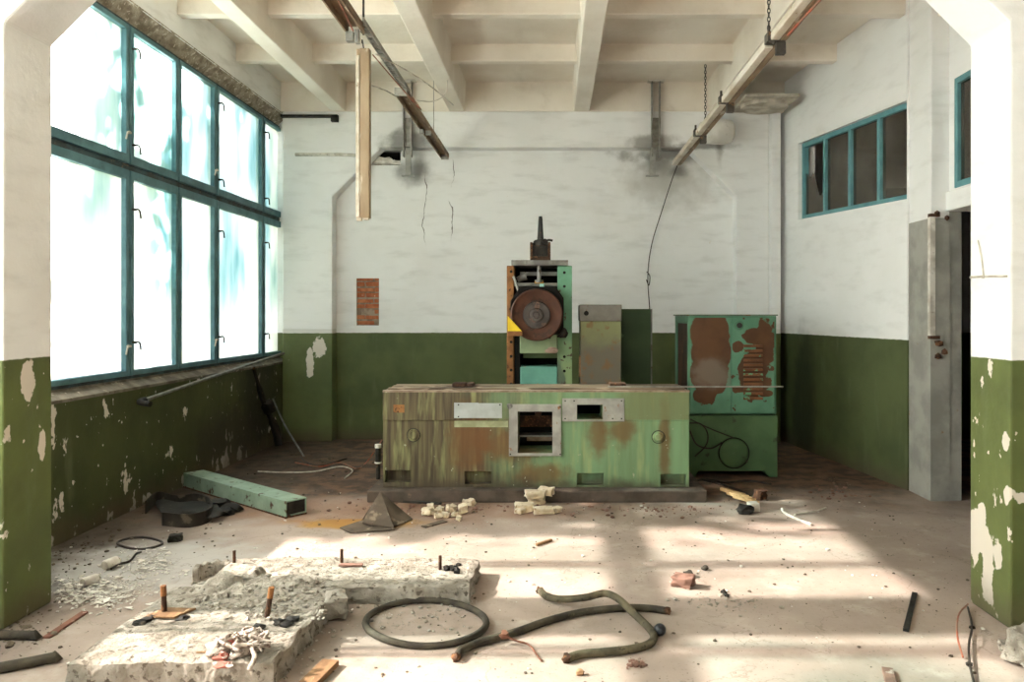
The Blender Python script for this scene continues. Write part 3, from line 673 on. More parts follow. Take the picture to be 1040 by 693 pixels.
for k in range(12):
    a = k*math.pi/6; q = Vector((wc.x+math.cos(a)*WR*.4, 7.442, wc.z+math.sin(a)*WR*.4)); cyl(bm, q, q+Vector((0,-.012,0)), .011, seg=8)
build('wheel_flange', bm, simple('dark_flange', '#4d4744', '#3a3532', 9, '#6d5548', .62, 14, .5, .3), parent=wheel, shade=True, label='dark grey bolted flange at the wheel hub')
gq = lambda px, py, y: AT(px, py, y)
bm = BM(); prism(bm, [(515.6, 321), (530, 336.5), (515.6, 336.5)], lambda x, y: gq(x, y, 7.385), lambda x, y: gq(x, y, 7.400)); build('yellow_guard', bm, simple('yellow_paint', '#e0c326', '#cfb020', 6, '#8a7a3a', .74, 12, .5), parent=mg, label='bright yellow triangular guard')
bm = BM(); a0, a1 = gq(515.4, 341.5, 7.39), gq(530.5, 336.7, 7.39); box(bm, a0.x, a1.x, 7.39, 7.42, a0.z, a1.z); box(bm, a0.x, a0.x+.05, 7.42, YT-.001, a0.z, a1.z); build('guard_bracket', bm, M['orange_rust'], parent=mg, bevel=.004)
# slides below the wheel
bm = BM(); box(bm, XT(528.5), XT(566), 7.60, 8.1, ZT(358.5), ZT(333)); build('saddle', bm, simple('saddle_green', '#869673', '#748564', 5, '#6a5a48', .68, 12, .55), parent=mg, bevel=.012)
bm = BM(); lump(bm, (XT(560), 7.59, ZT(355.5)), (.07,.012,.03), 5, .4, 2); build('paint_smear', bm, simple('pinkish_residue', '#a58c80', '#8a7468', 14), parent=mg)
bm = BM(); lump(bm, (XT(572), YT-.02, ZT(338)), (.05,.03,.05), 6, .3, 2); tube(bm, [(XT(570), YT-.02, ZT(341)), (XT(564), YT-.03, ZT(342)), (XT(558), YT-.16, ZT(342.5))], .014, 8, 3); build('grease_fitting', bm, M['darksteel'], parent=mg, shade=True)
bm = BM(); box(bm, XT(531), XT(566), 7.86, 8.1, ZT(364.5), ZT(358)); build('slide_plate', bm, simple('dark_slide_green', '#5f7050', '#525f45', 5), parent=mg)
bm = BM(); box(bm, XT(528.3), XT(566), YT+.01, 8.1, .13, ZT(372.5)); build('lower_guard', bm, simple('turquoise_guard', '#6fa898', '#5f9586', 3, '#8a8a66', .66, 6, .5), parent=mg, bevel=.01, label='turquoise sheet guard at the foot of the tower')
bm = BM(); box(bm, XT(522.5), XT(527.5), YT+.02, YT+.3, .13, ZT(342)); build('slide_rail', bm, M['blackhole'], parent=mg)

# loose steel rod lying over the bed end, in front of the cabinet
bm = BM(); p0, p1 = AT(570, 399.5, 7.02), AT(789, 399.5, 7.12); z = bz1+.0195
tube(bm, [(p0.x+.45, 7.185, z), (p1.x+.08, 7.185, z)], .008, 8, 0)
tag(build('steel_rod', bm, M['galv'], shade=True), 'thin pale rod lying along the bed and sticking out before the cabinet', 'rod')
# levelling post at the left end
ps = thing('levelling_post', 'short dark post with a white cap at the left end of the machine', 'post', (FL(384,487,.108)))
q = Vector(ps['_o']); bm = BM(); cyl(bm, q, q+Vector((0,0,.16)), .022, seg=14); cyl(bm, q+Vector((0,0,.17)), q+Vector((0,0,.31)), .028, seg=14); build('post', bm, M['darksteel'], parent=ps, shade=True)
bm = BM(); cyl(bm, q+Vector((0,0,.158)), q+Vector((0,0,.172)), .035, seg=14); build('collar', bm, M['white'], parent=ps, shade=True); bm = BM(); cyl(bm, q+Vector((0,0,.31)), q+Vector((0,0,.345)), .032, seg=14); build('cap', bm, M['white'], parent=ps, shade=True)

# grey-topped case and dark green case behind the bed
sG = 7.75/F0
gb = thing('machine_case', 'tall narrow grey and rust-stained steel case behind the bed', 'case', ((610.5-CX)*sG, 7.95, .109))
x0, x1 = (589.5-CX)*sG, (631-CX)*sG; z1 = EYE-(309.5-CY)*sG; zm = EYE-(326.5-CY)*sG
def case_mat():
    t = NT('olive_case_paint'); z = t.axis(2)
    c = t.mix(t.ramp(t.add(z, t.mul(t.math('SUBTRACT', t.noise(5, 6), .5), .4)), 1.2, 1.5), '#686255', '#7d815c')
    c = t.mix(t.mul(t.ramp(t.noise(9, 6), .52, .66), .8), c, '#7a5a3a')
    return t.bsdf(c, .65, 0, t.noise(20, 4), .1, .01)
bm = BM(); box(bm, x0, x1, 7.75, 8.15, .109, zm); build('body', bm, case_mat(), parent=gb, bevel=.008)
bm = BM(); box(bm, x0-.008, x1+.004, 7.742, 8.155, zm+.001, z1); cb = build('head_plate', bm, simple('grey_case_top', '#7b7872', '#68655f', 5, '#6a5646', .66, 10, .55, .2), parent=gb, bevel=.008, label='bare grey steel head')
bm = BM(); cyl(bm, (x0+.06, 7.745, z1-.09), (x0+.06, 7.735, z1-.09), .025, seg=16); build('hole', bm, M['blackhole'], parent=cb)
bm = BM(); tube(bm, [(x0-.005, 7.76, 1.08), (x0-.005, 7.76, 1.3)], .012, 8, 0); build('trim_rod', bm, M['wood'], parent=gb)
sP = 8.3/F0
bm = BM(); box(bm, (629-CX)*sP, (661-CX)*sP, 8.3, 8.55, 0, EYE-(314-CY)*sP)
gp = tag(build('green_case', bm, simple('dark_green_sheet', '#43583d', '#394d36', 3, '#58704f', .7, 9, .55), bevel=.008), 'plain dark green steel panel standing behind the narrow grey case', 'panel')
bm = BM(); box(bm, (661-CX)*sP+.001, (662.3-CX)*sP, 8.29, 8.54, .0, EYE-(314-CY)*sP); build('edge_strip', bm, M['steel'], parent=gp)

# electrical cabinet
sC = 7.95/F0
XC = lambda px: (px-CX)*sC
ZC = lambda py: EYE-(py-CY)*sC
YC, YC2 = 7.95, 8.85
ec = thing('electrical_cabinet', 'green electrical cabinet with big patches of brown primer', 'cabinet', (XC(744), 8.4, 0))
def chip_mat(name, g1, g2, br1, br2, thr, spots, greys=None):
    t = NT(name); c = t.mix(t.ramp(t.noise(4, 5), .35, .7), g1, g2)
    m = t.ramp(t.noise(6, 7, off=(1,2,6)), thr, thr+.012)
    for cc, r, a in spots: m = t.mx(m, t.spot(cc, r, a, 8, .04))
    b = t.mix(t.ramp(t.noise(3, 6), .35, .65), br1, br2)
    c = t.mix(m, c, b)
    if greys: c = t.mix(t.mul(t.spot(greys[0], greys[1], .4, 5, .4), .6), c, '#7d7468')
    return t.bsdf(c, .6, 0, t.noise(22, 4), .1, .01)
zc = lambda px, py: (XC(px)-XC(744), YC-8.4, ZC(py))
M['cab'] = simple('cabinet_green', '#5b8a6e', '#4c7860', 4, '#6a4a33', .72, 9, .55)
M['cabbase'] = simple('cabinet_base_green', '#577550', '#4a6646', 3, '#3f4a37', .66, 7, .6)
bm = BM(); xs = [XC(699.5), XC(703), XC(786), XC(789)]
vox(bm, [XC(699.5), XC(701), XC(788), XC(789)], [YC+.02, YC+.1, YC2-.12, YC2], [ZC(421), ZC(416), ZC(328), ZC(321)], lambda i, j, k: not (i == 0 and j == 1 and k == 1))
body = build('body', bm, M['cab'], parent=ec, bevel=.006)
bm = BM(); box(bm, XC(701)-.004, XC(701)+.002, YC+.11, YC2-.13, ZC(415), ZC(329)); build('side_recess', bm, simple('brown_inner', '#4a3223', '#2f2119', 4, '#7d5a33', .68, 6, .8), parent=ec)
bm = BM(); box(bm, XC(697.5), XC(790), YC-.005, YC2+.01, ZC(321)+.001, ZC(319.6)); build('roof', bm, simple('roof_edge', '#6c7a68', '#58604f', 6, '#6a4a33', .66, 10), parent=ec, bevel=.004)
bm = BM(); box(bm, XC(701), XC(742.6), YC, YC+.019, ZC(420), ZC(322.8)); dl = build('door', bm, chip_mat('left_door_paint', '#629078', '#527f67', '#5f402b', '#4f3524', .62, [(zc(721,340),(.215,.3,.26),.10), (zc(722,358),(.215,.3,.25),.10), (zc(721,378),(.21,.3,.25),.15), (zc(716,402),(.12,.3,.1),.4)], (zc(722,380),(.2,.3,.15))), parent=ec, bevel=.004)
bm = BM(); box(bm, XC(743), XC(786.5), YC, YC+.019, ZC(420), ZC(322.8)); dr = build('door', bm, chip_mat('right_door_paint', '#629078', '#527f67', '#5f402b', '#4f3524', .63, [(zc(777,350),(.1,.3,.28),.25), (zc(764,342),(.1,.3,.09),.35), (zc(750,352),(.06,.3,.06),.4), (zc(766,380),(.17,.3,.26),.3), (zc(778,400),(.08,.3,.04),.3), (zc(750,396),(.07,.3,.04),.5)]), parent=ec, bevel=.004)
bm = BM()
for k in range(12):
    z = ZC(351.5+k*4.85)
    prism(bm, [(0,-.014),(-.022,-.012),(-.010,.012),(0,.014)], lambda y, q: (XC(755), YC+y, z+q), lambda y, q: (XC(774.5), YC+y, z+q))
build('louvres', bm, simple('louvre_rust', '#7b4f32', '#5c3a26', 8, '#5f9a72', .62, 9, .6), parent=dr)
bm = BM(); lathe(bm, (XC(750.5), YC, ZC(330.5)), (0,-1,0), [(0,.052),(.012,.05),(.015,.035),(.02,.035),(.02,.0)], 28); kn = build('switch_ring', bm, M['cab'], parent=dr, shade=True)
bm = BM(); lathe(bm, (XC(750.5), YC-.0205, ZC(330.5)), (0,-1,0), [(0,.03),(.018,.027),(.018,0)], 20); build('switch_knob', bm, M['darksteel'], parent=kn, shade=True)
# base with an arched foot cut-out
bz = ZC(422)
poly = [(XC(698),0),(XC(706),0),(XC(709),ZC(478.5)),(XC(776),ZC(478.5)),(XC(781),0),(XC(789.3),0),(XC(789.3),bz),(XC(698),bz)]
bm = BM()
def face_poly(y): return [bm.verts.new((x, y, z)) for x, z in poly]
A, B = face_poly(YC-.01), face_poly(YC2)
for i in range(8): bm.faces.new((A[i], A[(i+1)%8], B[(i+1)%8], B[i]))
for q in (A, B):
    for ids in ((0,1,2,7),(2,3,6,7),(3,4,5,6)): bm.faces.new([q[i] for i in ids])
base = build('base', bm, M['cabbase'], parent=ec, bevel=.005)
bm = BM(); lathe(bm, (XC(745), YC-.01, ZC(460)), (0,-1,0), [(0,.158),(.006,.158),(.010,.152),(.022,.148),(.026,.142),(.026,.012),(.04,.012),(.04,0)], 40); rc = build('round_cover', bm, M['cabbase'], parent=base, shade=True)
bm = BM(); lathe(bm, (XC(745), YC-.0105, ZC(460)), (0,-1,0), [(0,.166),(.012,.166),(.012,.155),(0,.155)], 40); build('cover_edge_ring', bm, M['black'], parent=rc)  # dark ring added round the cover so its edge stands out
bm = BM(); box(bm, XC(743.8), XC(744.3), YC-.0125, YC-.01, ZC(421), ZC(424)); 
bm.free()
# cables hanging on the cabinet base
c1 = [AT(701,426,7.90), AT(722,436,7.90), AT(745,445,7.90)]
bm = BM(); tube(bm, [(p.x, 7.915, p.z) for p in c1], .006, 7, 5); tag(build('cable', bm, M['wire'], shade=True), 'thin dark cable running slantwise to the round cover on the cabinet base', 'cable')
bm = BM(); pts = [AT(700,430,7.9), AT(712,431,7.9), AT(719,441,7.9), AT(717,453,7.9), AT(706,464,7.9)]; tube(bm, [(p.x, 7.91, p.z) for p in pts], .007, 7, 5); tag(build('cable', bm, M['wire'], shade=True), 'dark cable loop hanging beside the machine bed end', 'cable')
bm = BM(); pts = [AT(701,438,7.9), AT(708,452,7.9), AT(722,456,7.9), AT(734,450,7.9)]; tube(bm, [(p.x, 7.922, p.z) for p in pts], .008, 7, 5); tag(build('cable', bm, M['wire'], shade=True), 'sagging dark cable ending at the round cover edge', 'cable')

# ------------------------------------------------------------------ overhead trunking, lamp and hangers
def channel(bm, x, w, h, y0, y1, z, t=.012):        # inverted trough open downwards
    vox(bm, [x-w/2, x-w/2+t, x+w/2-t, x+w/2], [y0, y1], [z, z+h-t, z+h], lambda i, j, k: i != 1 or k == 1)
XLT, ZLT = -1.485, 3.85
tl = thing('lighting_trunking', 'brown lighting trunking hanging above the machine on the window side', 'trunking', (XLT, 7, ZLT))
bm = BM(); channel(bm, XLT-.02, .135, .07, 2.6, 5.67, ZLT); s1 = build('trough', bm, M['batten'], parent=tl)
bm = BM(); channel(bm, XLT, .115, .06, 7.25, 10.14, ZLT); s2 = build('trough', bm, M['batten'], parent=tl)
bm = BM()
for xx in (XLT+.015, XLT+.062): box(bm, xx, xx+.009, 5.55, 7.35, ZLT+.045, ZLT+.085)
for k in range(30): box(bm, XLT+.024, XLT+.062, 5.62+k*.057, 5.65+k*.057, ZLT+.05, ZLT+.06)
build('ladder_rail', bm, M['galv'], parent=tl)
for q in ((XLT-.06, XLT+.06, 7.22, 7.25, ZLT-.01, ZLT+.07), (XLT-.06, XLT-.01, 8.55, 8.6, ZLT-.05, ZLT), (XLT, XLT+.06, 8.62, 8.66, ZLT-.05, ZLT), (XLT-.08, XLT-.02, 5.60, 5.66, ZLT-.07, ZLT), (XLT, XLT+.03, 5.56, 5.61, ZLT-.10, ZLT), (XLT-.05, XLT+.05, 10.13, 10.16, ZLT-.02, ZLT+.07)):
    bm = BM(); box(bm, *q); build('lamp_holder', bm, M['galv'], parent=tl, bevel=.003)
bm = BM(); tube(bm, [(XLT-.02, 3.0, ZLT+.01), (XLT-.04, 4.2, ZLT-.005), (XLT+.01, 5.0, ZLT+.02), (XLT-.02, 5.6, ZLT)], .006, 6, 6)
tube(bm, [(XLT+.03, 6.0, ZLT-.04), (XLT+.1, 6.5, ZLT-.09), (XLT+.2, 7.2, ZLT-.15), (XLT+.1, 7.3, ZLT+.0)], .005, 6, 6); build('red_wire', bm, M['wire_red'], parent=tl)
bm = BM(); tube(bm, [(XLT+.03, 6.1, ZLT+.0), (XLT+.25, 6.6, ZLT-.01), (XLT+.42, 7.0, ZLT-.06), (XLT+.5, 7.3, ZLT-.08)], .006, 6, 6); tube(bm, [(XLT-.02, 6.15, ZLT-.24), (XLT-.02, 6.7, ZLT-.12), (XLT-.03, 7.2, ZLT-.03)], .006, 6, 4); tube(bm, [(XLT+.2, 7.0, ZLT-.12), (XLT+.33, 7.1, ZLT-.1), (XLT+.44, 7.15, ZLT-.02), (XLT+.47, 7.1, ZLT+.1)], .005, 6, 5); build('loose_wire', bm, M['wire_white'], parent=tl)
bm = BM(); tube(bm, [(-1.49, 5.84, ZLT+.06), (-1.49, 5.84, 4.9)], .009, 7, 0); lump(bm, (-1.49, 5.84, ZLT+.09), (.03,.03,.03), 3, .2, 1); build('hanger_rod', bm, M['darksteel'], parent=tl)
bm = BM(); tube(bm, [(XLT+.05, 8.9, ZLT+.05), (XLT+.05, 8.9, 4.72)], .005, 6, 0); build('hanger_rod', bm, M['galv'], parent=tl)
# lamp casing hanging on end
xl = AT(369.5, 50, 6.0)
lh = thing('lamp_casing', 'long fluorescent lamp casing dangling upright from the trunking', 'lamp', (xl.x, 6.0, AT(369,222,6.0).z))
za, zb = AT(369,222,6.0).z, AT(369,50,6.0).z
bm = BM(); vox(bm, [xl.x-.058, xl.x-.028, xl.x+.052], [5.97, 5.985, 6.03], [za, zb], lambda i, j, k: i == 1 or j == 1); build('casing', bm, M['lampbody'], parent=lh, bevel=.006)
bm = BM(); box(bm, xl.x-.055, xl.x-.030, 5.965, 5.984, za+.01, zb-.06); build('edge_flange', bm, M['batten_white'], parent=lh)
bm = BM(); box(bm, xl.x-.05, xl.x-.01, 5.962, 6.0, za-.02, za+.0); box(bm, xl.x+.0, xl.x+.045, 5.968, 6.0, za-.014, za); build('end_cap', bm, M['batten_white'], parent=lh)
bm = BM(); tube(bm, [(xl.x, 6.0, zb), (xl.x-.004, 5.97, zb+.06), (xl.x+.01, 5.9, ZLT+.02)], .006, 6, 4); build('cord', bm, M['wire'], parent=lh)

XRT, ZRT = 1.655, 3.75
tr_ = thing('lighting_trunking', 'pale lighting trunking hanging on chains on the doorway side', 'trunking', (XRT, 7, ZRT))
for (a, b) in ((2.6, 5.52), (5.68, 7.15), (7.24, 8.45), (8.55, 10.14)):
    bm = BM(); box(bm, XRT-.06, XRT+.008, a, b, ZRT, ZRT+.06); build('lamp_body', bm, M['batten_white'], parent=tr_, bevel=.008)
    bm = BM(); box(bm, XRT+.012, XRT+.06, a, b, ZRT+.0, ZRT+.05); build('side_rail', bm, M['batten'], parent=tr_, bevel=.004)
CLM = simple('clamp_metal', '#55504a', '#3d3833', 9, '#8a6a4c', .62, 16, .6, .3)
for y in (5.6, 7.2, 8.5):
    bm = BM(); box(bm, XRT-.07, XRT+.065, y-.05, y+.05, ZRT+.01, ZRT+.08); box(bm, XRT+.0, XRT+.07, y-.03, y+.02, ZRT-.08, ZRT+.01); cyl(bm, (XRT-.05, y, ZRT+.06), (XRT-.05, y, ZRT+.13), .012, seg=8); lump(bm, (XRT-.03, y-.04, ZRT+.02), (.03,.03,.03), int(y*3), .3, 1)
    build('joint_clamp', bm, CLM, parent=tr_, bevel=.003)
bm = BM(); tube(bm, [(XRT+.03, 3.0, ZRT-.005), (XRT+.05, 4.3, ZRT-.015), (XRT+.03, 5.4, ZRT-.005)], .010, 6, 5); build('red_wire', bm, M['wire_red'], parent=tr_)
def chain(bm, x, y, z0, z1):
    z, k = z0, 0
    while z < z1-.03:
        pts = [(x+(math.cos(a)*.011 if k % 2 else 0), y+(0 if k % 2 else math.cos(a)*.011), z+.02+math.sin(a)*.021) for a in [2*math.pi*i/8 for i in range(8)]]
        tube(bm, pts, .004, 5, 0, True); z += .032; k += 1
for y, zt in ((5.6, 4.89), (8.2, 4.49)):
    bm = BM(); chain(bm, XRT-.05 if y < 6 else XRT, y, ZRT+.07, zt); build('chain', bm, M['darksteel'], parent=tr_)

# channel-iron hangers on the back frame
def hanger(px, low, label, flip):
    s = 10.12/F0; x = (px-CX)*s; r = thing('hanger_bracket', label, 'bracket', (x, 10.1, EYE-(178-CY)*s))
    zb_, zm_, zt_ = EYE-(178-CY)*s, EYE-(152-CY)*s, 4.885
    bm = BM(); vox(bm, [x-.06, x-.045, x+.045, x+.06], [10.075, 10.09, 10.165], [zm_-.1, zt_], lambda i, j, k: i != 1 or j == 1 and False)
    box(bm, x-.044, x+.044, 10.155, 10.166, zm_+.05, 4.40)
    build('channel', bm, M['galv'], parent=r)
    bm = BM(); box(bm, x-.11, x+.11, 10.04, 10.166, zt_-.012, zt_); build('top_plate', bm, M['white'], parent=r)
    xs_ = x-.05 if flip else x+.0
    bm = BM(); vox(bm, [xs_-.03, xs_-.018, xs_+.045], [10.11, 10.13, 10.15], [zb_, zm_+.02], lambda i, j, k: i == 0 or j == 0); box(bm, xs_-.08, xs_+.09, 10.09, 10.16, zb_-.014, zb_); build('lower_bracket', bm, M['greyplate'], parent=r)
    return r
hanger(414, 0, 'channel iron hanger with a sooty foot, nearest the window', False)
hanger(666, 0, 'channel iron hanger over the grinding machine, toward the right', True)
# rounded lump modelled for the cracked beam chunk by the right haunch
bm = BM(); lathe(bm, (1.95, 10.04, 4.18), (1,0,0), [(0,.12),(.08,.16),(.3,.17),(.42,.15),(.46,.09),(.46,0)], 24); tag(build('beam_lump', bm, M['frame_back_plain'], shade=True), 'stubby whitewashed duct end under the ceiling at the right haunch', 'bulge')
# wire down the back wall
bm = BM(); pts = [AT(688,168,10.3), AT(682,184,10.3), AT(672,215,10.3), AT(662,248,10.3), AT(658,280,10.3), AT(660,318,10.3), AT(660,345,10.3)]
tube(bm, pts, .0075, 6, 6); tube(bm, [AT(657,276,10.29), AT(660,281,10.27), AT(659,290,10.27), AT(656.5,284,10.29)], .0075, 6, 5)
tag(build('wire', bm, M['wire'], shade=True), 'thin wire hanging down the white back wall from the trunking end', 'wire')

# ------------------------------------------------------------------ left side: pipe, pole, beam, belts
pp = thing('wall_pipe', 'thin steel pipe sloping along the wall under the big window', 'pipe', (-3.64, 8.3, 1.08))
bm = BM(); tube(bm, [(-3.64, 6.62, .965), (-3.65, 8.3, 1.085), (-3.655, 10.1, 1.205)], .016, 10, 4); build('pipe', bm, M['steel'], parent=pp, shade=True)
bm = BM(); tube(bm, [(-3.645, 6.66, .967), (-3.63, 6.55, .958), (-3.52, 6.52, .945)], .026, 10, 4); build('elbow', bm, M['black'], parent=pp, shade=True, label='black rubber elbow at the near end')
bm = BM(); tube(bm, [FL(309,464), (-3.42, 9.5, .32), (-3.70, 9.84, .62)], .011, 8, 4); tag(build('rod', bm, M['steel'], shade=True), 'thin rod leaning into the dark corner below the window', 'rod')
bm = BM(); tube(bm, [(-3.70,9.2,1.08), (-3.66,9.3,.8), (-3.62,9.4,.55), (-3.55,9.5,.3), (-3.5,9.5,.06)], .03, 8, 4, rads=[.02,.035,.03,.05,.045]); lump(bm, (-3.6,9.42,.56), (.07,.1,.09), 3, .3, 2)
tag(build('rag', bm, simple('oily_rag', '#2b2620', '#1a1714', 7, '#6b5636', .68, 9), shade=True), 'oily black rag hanging in the sooty corner under the window', 'rag')
# green steel box beam
e0, e1 = FL(301, 524.5), FL(192, 492)
d = (e1-e0).normalized(); e1 = e0+d*1.84; side = Vector((-d.y, d.x, 0)); w, h = .20, .145
d_beam, side_beam = d.copy(), side.copy(); e0_beam = e0.copy()
gbm = thing('steel_box_section', 'pale green steel box beam lying on the floor toward the window wall', 'beam', (*((e0+e1)/2).xy, 0))
c = (e0+e1)/2
bm = BM(); 
def bw(p, i, j, k): return e0+d*p.y+side*p.x+Vector((0,0,p.z))
vox(bm, [-w/2, -w/2+.012, w/2-.012, w/2], [0, .25, 1.84], [.012, .024, h-.012, h], lambda i, j, k: i != 1 or k != 1 or j == 1, warp=bw)
build('shell', bm, simple('flaking_green_beam', '#93a796', '#7e9482', 5, '#4a3428', .62, 11, .6), parent=gbm, bevel=.004)
bm = BM(); vox(bm, [-w/2+.013, w/2-.013], [.006, .03], [.026, h-.014], lambda *a: True, warp=bw); build('end_plate', bm, M['darksteel'], parent=gbm)
bm = BM(); vox(bm, [-w/2-.003, w/2+.003], [0, 1.84], [0, .0115], lambda *a: True, warp=bw); build('bottom_plate', bm, M['rust'], parent=gbm)
# rubber belts
bm = BM(); ribbon(bm, [FL(148,522), FL(160,512), FL(180,516), FL(200,514), FL(214,520), FL(212,530), FL(192,536), FL(165,534)], .11, .012)
tag(build('rubber_belt', bm, M['rubber_dark'], shade=True), 'wide black rubber belt curled on edge beside the green box beam', 'belt')
bm = BM(); pts = [(142,508),(152,504),(170,506),(190,508),(205,504)]
rows = []
for k, dy in enumerate((0, 7, 13, 18)):
    rows.append([FL(px+k*4, py+dy, .05+.06*math.sin(i*1.5+k)**2+(.03 if k in (1,2) else 0)) for i, (px, py) in enumerate(pts)])
sheet(bm, rows, .01); o = build('rubber_mat', bm, M['black'], shade=True, auto=False); tag(o, 'crumpled black rubber mat heaped against the window wall', 'mat'); o.location.z -= .035; o.location.y += .10; o.location.x += .06
md = o.modifiers.new('s', 'SUBSURF'); md.levels = md.render_levels = 2
bm = BM()
for px, py, r, s in ((222,512,.09,1),(236,516,.07,2),(228,520,.06,3)): lump(bm, FL(px, py, r*.5), (r*1.3, r, r*.6), s, .3, 2, flat=.8)
tag(build('oily_rag', bm, M['black'], shade=True), 'small heap of oily black cloth tucked under the green box beam', 'rag')
bm = BM(); cyl(bm, FL(279,504,.04), FL(293,507,.04), .04, seg=14); tag(build('pipe_end', bm, M['black'], shade=True), 'short black pipe stub on the floor just behind the green box beam', 'pipe')
def ring(px, py, rx, ry, r, mat, nm, label, cat, tilt=0):
    bm = BM(); pts = []
    for i in range(40):
        a = 2*math.pi*i/40; p = FL(px+rx*math.cos(a), py+ry*math.sin(a)); p.z = r+.004*math.sin(a*3); pts.append(p)
    tube(bm, pts, r, 8, 0, True); return tag(build(nm, bm, mat, shade=True, auto=False), label, cat)
ring(142, 553, 23, 5.6, .009, M['wire'], 'wire_ring', 'thin dark wire ring lying near the foot of the window wall', 'ring')

# rubber sheet folded up in front of the plinth
bm = BM()
def flap(quads, n=6, th=.007):
    for qi, (a, b, c_, d_) in enumerate(quads):
        rows = []
        for i in range(n+1):
            r = []
            for j in range(n+1):
                u, v = i/n, j/n; p = (a*(1-u)+b*u)*(1-v)+(d_*(1-u)+c_*u)*v
                k = 4*u*(1-u)*4*v*(1-v); r.append(p+Vector((0, .02*k*math.sin(qi*2+u*5), .018*k*math.cos(v*6+qi))))
            rows.append(r)
        sheet(bm, rows, th)
A_, B_, C_, D_ = FL(345,536,.02), FL(356,541,.012), FL(401,538,.014), FL(374,524,.05)
PK, RB, MB_, BK = AT(386,499.5,6.36), FL(419,527,.012), FL(400,534,.03), FL(395,519,.03)
PK2 = AT(374,519,6.12)
flap([(A_, B_, C_, FL(372,527,.06)), (FL(368,531,.05), FL(400,536,.03), PK, PK2), (FL(400,535,.02), RB, AT(396,508,6.36), PK), (FL(376,523,.04), FL(366,531,.04), PK2, PK)])
o = tag(build('rubber_sheet', bm, M['rubber'], shade=True), 'folded brown rubber sheet standing up in a peak before the plinth', 'sheet')

# ------------------------------------------------------------------ foundation slabs with anchor bolts
def rough_slab(x0, x1, y0, y1, h, seed, skew=0.):
    bm = BM(); nx, ny = 70, 44
    def top(i, j):
        x, y = x0+(x1-x0)*i/nx, y0+(y1-y0)*j/ny; e = min(i, nx-i, j, ny-j)
        n = mnoise.noise(Vector((x*3, y*3, seed)))*.014+mnoise.noise(Vector((x*11, y*11, seed)))*.008+mnoise.noise(Vector((x*28, y*28, seed)))*.004
        jx = mnoise.noise(Vector((x*7, y*7, seed+9)))*.022*(e == 0); jy = mnoise.noise(Vector((x*7, y*7, seed+5)))*.022*(e == 0)
        return Vector((x+jx+skew*(y-y0), y+jy, h+n-(.010 if e == 0 else 0)))
    V = [[bm.verts.new(top(i, j)) for j in range(ny+1)] for i in range(nx+1)]
    for i in range(nx):
        for j in range(ny): bm.faces.new((V[i][j], V[i+1][j], V[i+1][j+1], V[i][j+1]))
    e = [(i,0) for i in range(nx)]+[(nx,j) for j in range(ny)]+[(i,ny) for i in range(nx,0,-1)]+[(0,j) for j in range(ny,0,-1)]
    prev = [V[a][b] for a, b in e]
    for lev in (.66, .33, 0):
        cur = []
        for q, (a, b) in enumerate(e):
            p = V[a][b].co; k = mnoise.noise(Vector((p.x*12, p.y*12, lev*5+seed)))*.018+mnoise.noise(Vector((p.x*35, p.y*35, lev*9+seed)))*.014
            ox = (1 if a == nx else -1 if a == 0 else 0); oy = (1 if b == ny else -1 if b == 0 else 0)
            cur.append(bm.verts.new((p.x+ox*k, p.y+oy*k, p.z*lev if lev else 0)))
        for q in range(len(e)):
            r = (q+1) % len(e); bm.faces.new((prev[q], cur[q], cur[r], prev[r]))
        prev = cur
    bm.faces.new(prev)
    return bm
def bolt(par, base, h, lean=(0,0), r=.0135, tip_=True):
    b = Vector(base); tip = b+Vector((lean[0], lean[1], h)); m = b.lerp(tip, .66)
    bm = BM(); cyl(bm, b, tip, r, seg=12)
    for k in range(8):
        q = b.lerp(tip, .1+.05*k); cyl(bm, q, b.lerp(tip, .12+.05*k), r*1.1, seg=12)
    o = build('anchor_bolt', bm, M['rust'], parent=par, shade=True)
    if not tip_: return o
    bm = BM(); cyl(bm, m, tip+Vector((0,0,.002)), r*1.15, r*1.1, 12); build('rusty_tip', bm, M['bolt_rust'], parent=o, shade=True); return o
SA = (-2.25, -1.29, 3.45, 4.40, .125)
fa = thing('foundation_slab', 'nearest broken concrete slab with two rusty bolts and a rag', 'slab', ((SA[0]+SA[1])/2, (SA[2]+SA[3])/2, 0))
build('slab', rough_slab(*SA, 2, .02), M['slab'], parent=fa, shade=True, auto=50)
b = FL(167, 624, .125); bolt(fa, b, .15, (-.006, 0)); b2 = FL(271, 627, .125); bolt(fa, b2, .155, (.025, 0))
bm = BM(); p = FL(172, 624, .128); prism(bm, [(-.10,-.06),(.06,-.07),(.12,.05),(-.05,.06)], lambda x, y: (p.x+x, p.y+y, .131), lambda x, y: (p.x+x, p.y+y, .142)); build('steel_washer_plate', bm, M['wood'], parent=fa, bevel=.002)
SF = (-2.12, -.51, 4.455, 4.98, .108)
ff = thing('foundation_slab', 'farther concrete slab with three short bolts, right edge casting a shadow', 'slab', ((SF[0]+SF[1])/2, (SF[2]+SF[3])/2, 0))
build('slab', rough_slab(*SF, 6), M['slab'], parent=ff, shade=True, auto=50)
for px, py, h in ((238, 572, .08), (347, 572, .09), (447, 579, .09)): bolt(ff, FL(px, py, .108), h, r=.010, tip_=False)
bm = BM(); p = FL(354, 575, .11); box(bm, p.x-.06, p.x+.09, p.y-.02, p.y+.02, .112, .122); build('washer_strip', bm, M['brickred'], parent=ff)
bm = BM(); p = FL(460, 578, .11)
for k in range(9): lump(bm, (p.x+random.uniform(-.05,.04), p.y+random.uniform(-.1,.07), .116), (.022,.02,.016), k, .3, 1)
tag(build('tar_crumbs', bm, M['black']), 'small black tar crumbs beside the right-hand bolt of the farther slab', 'crumbs', kind='stuff')
bm = BM()
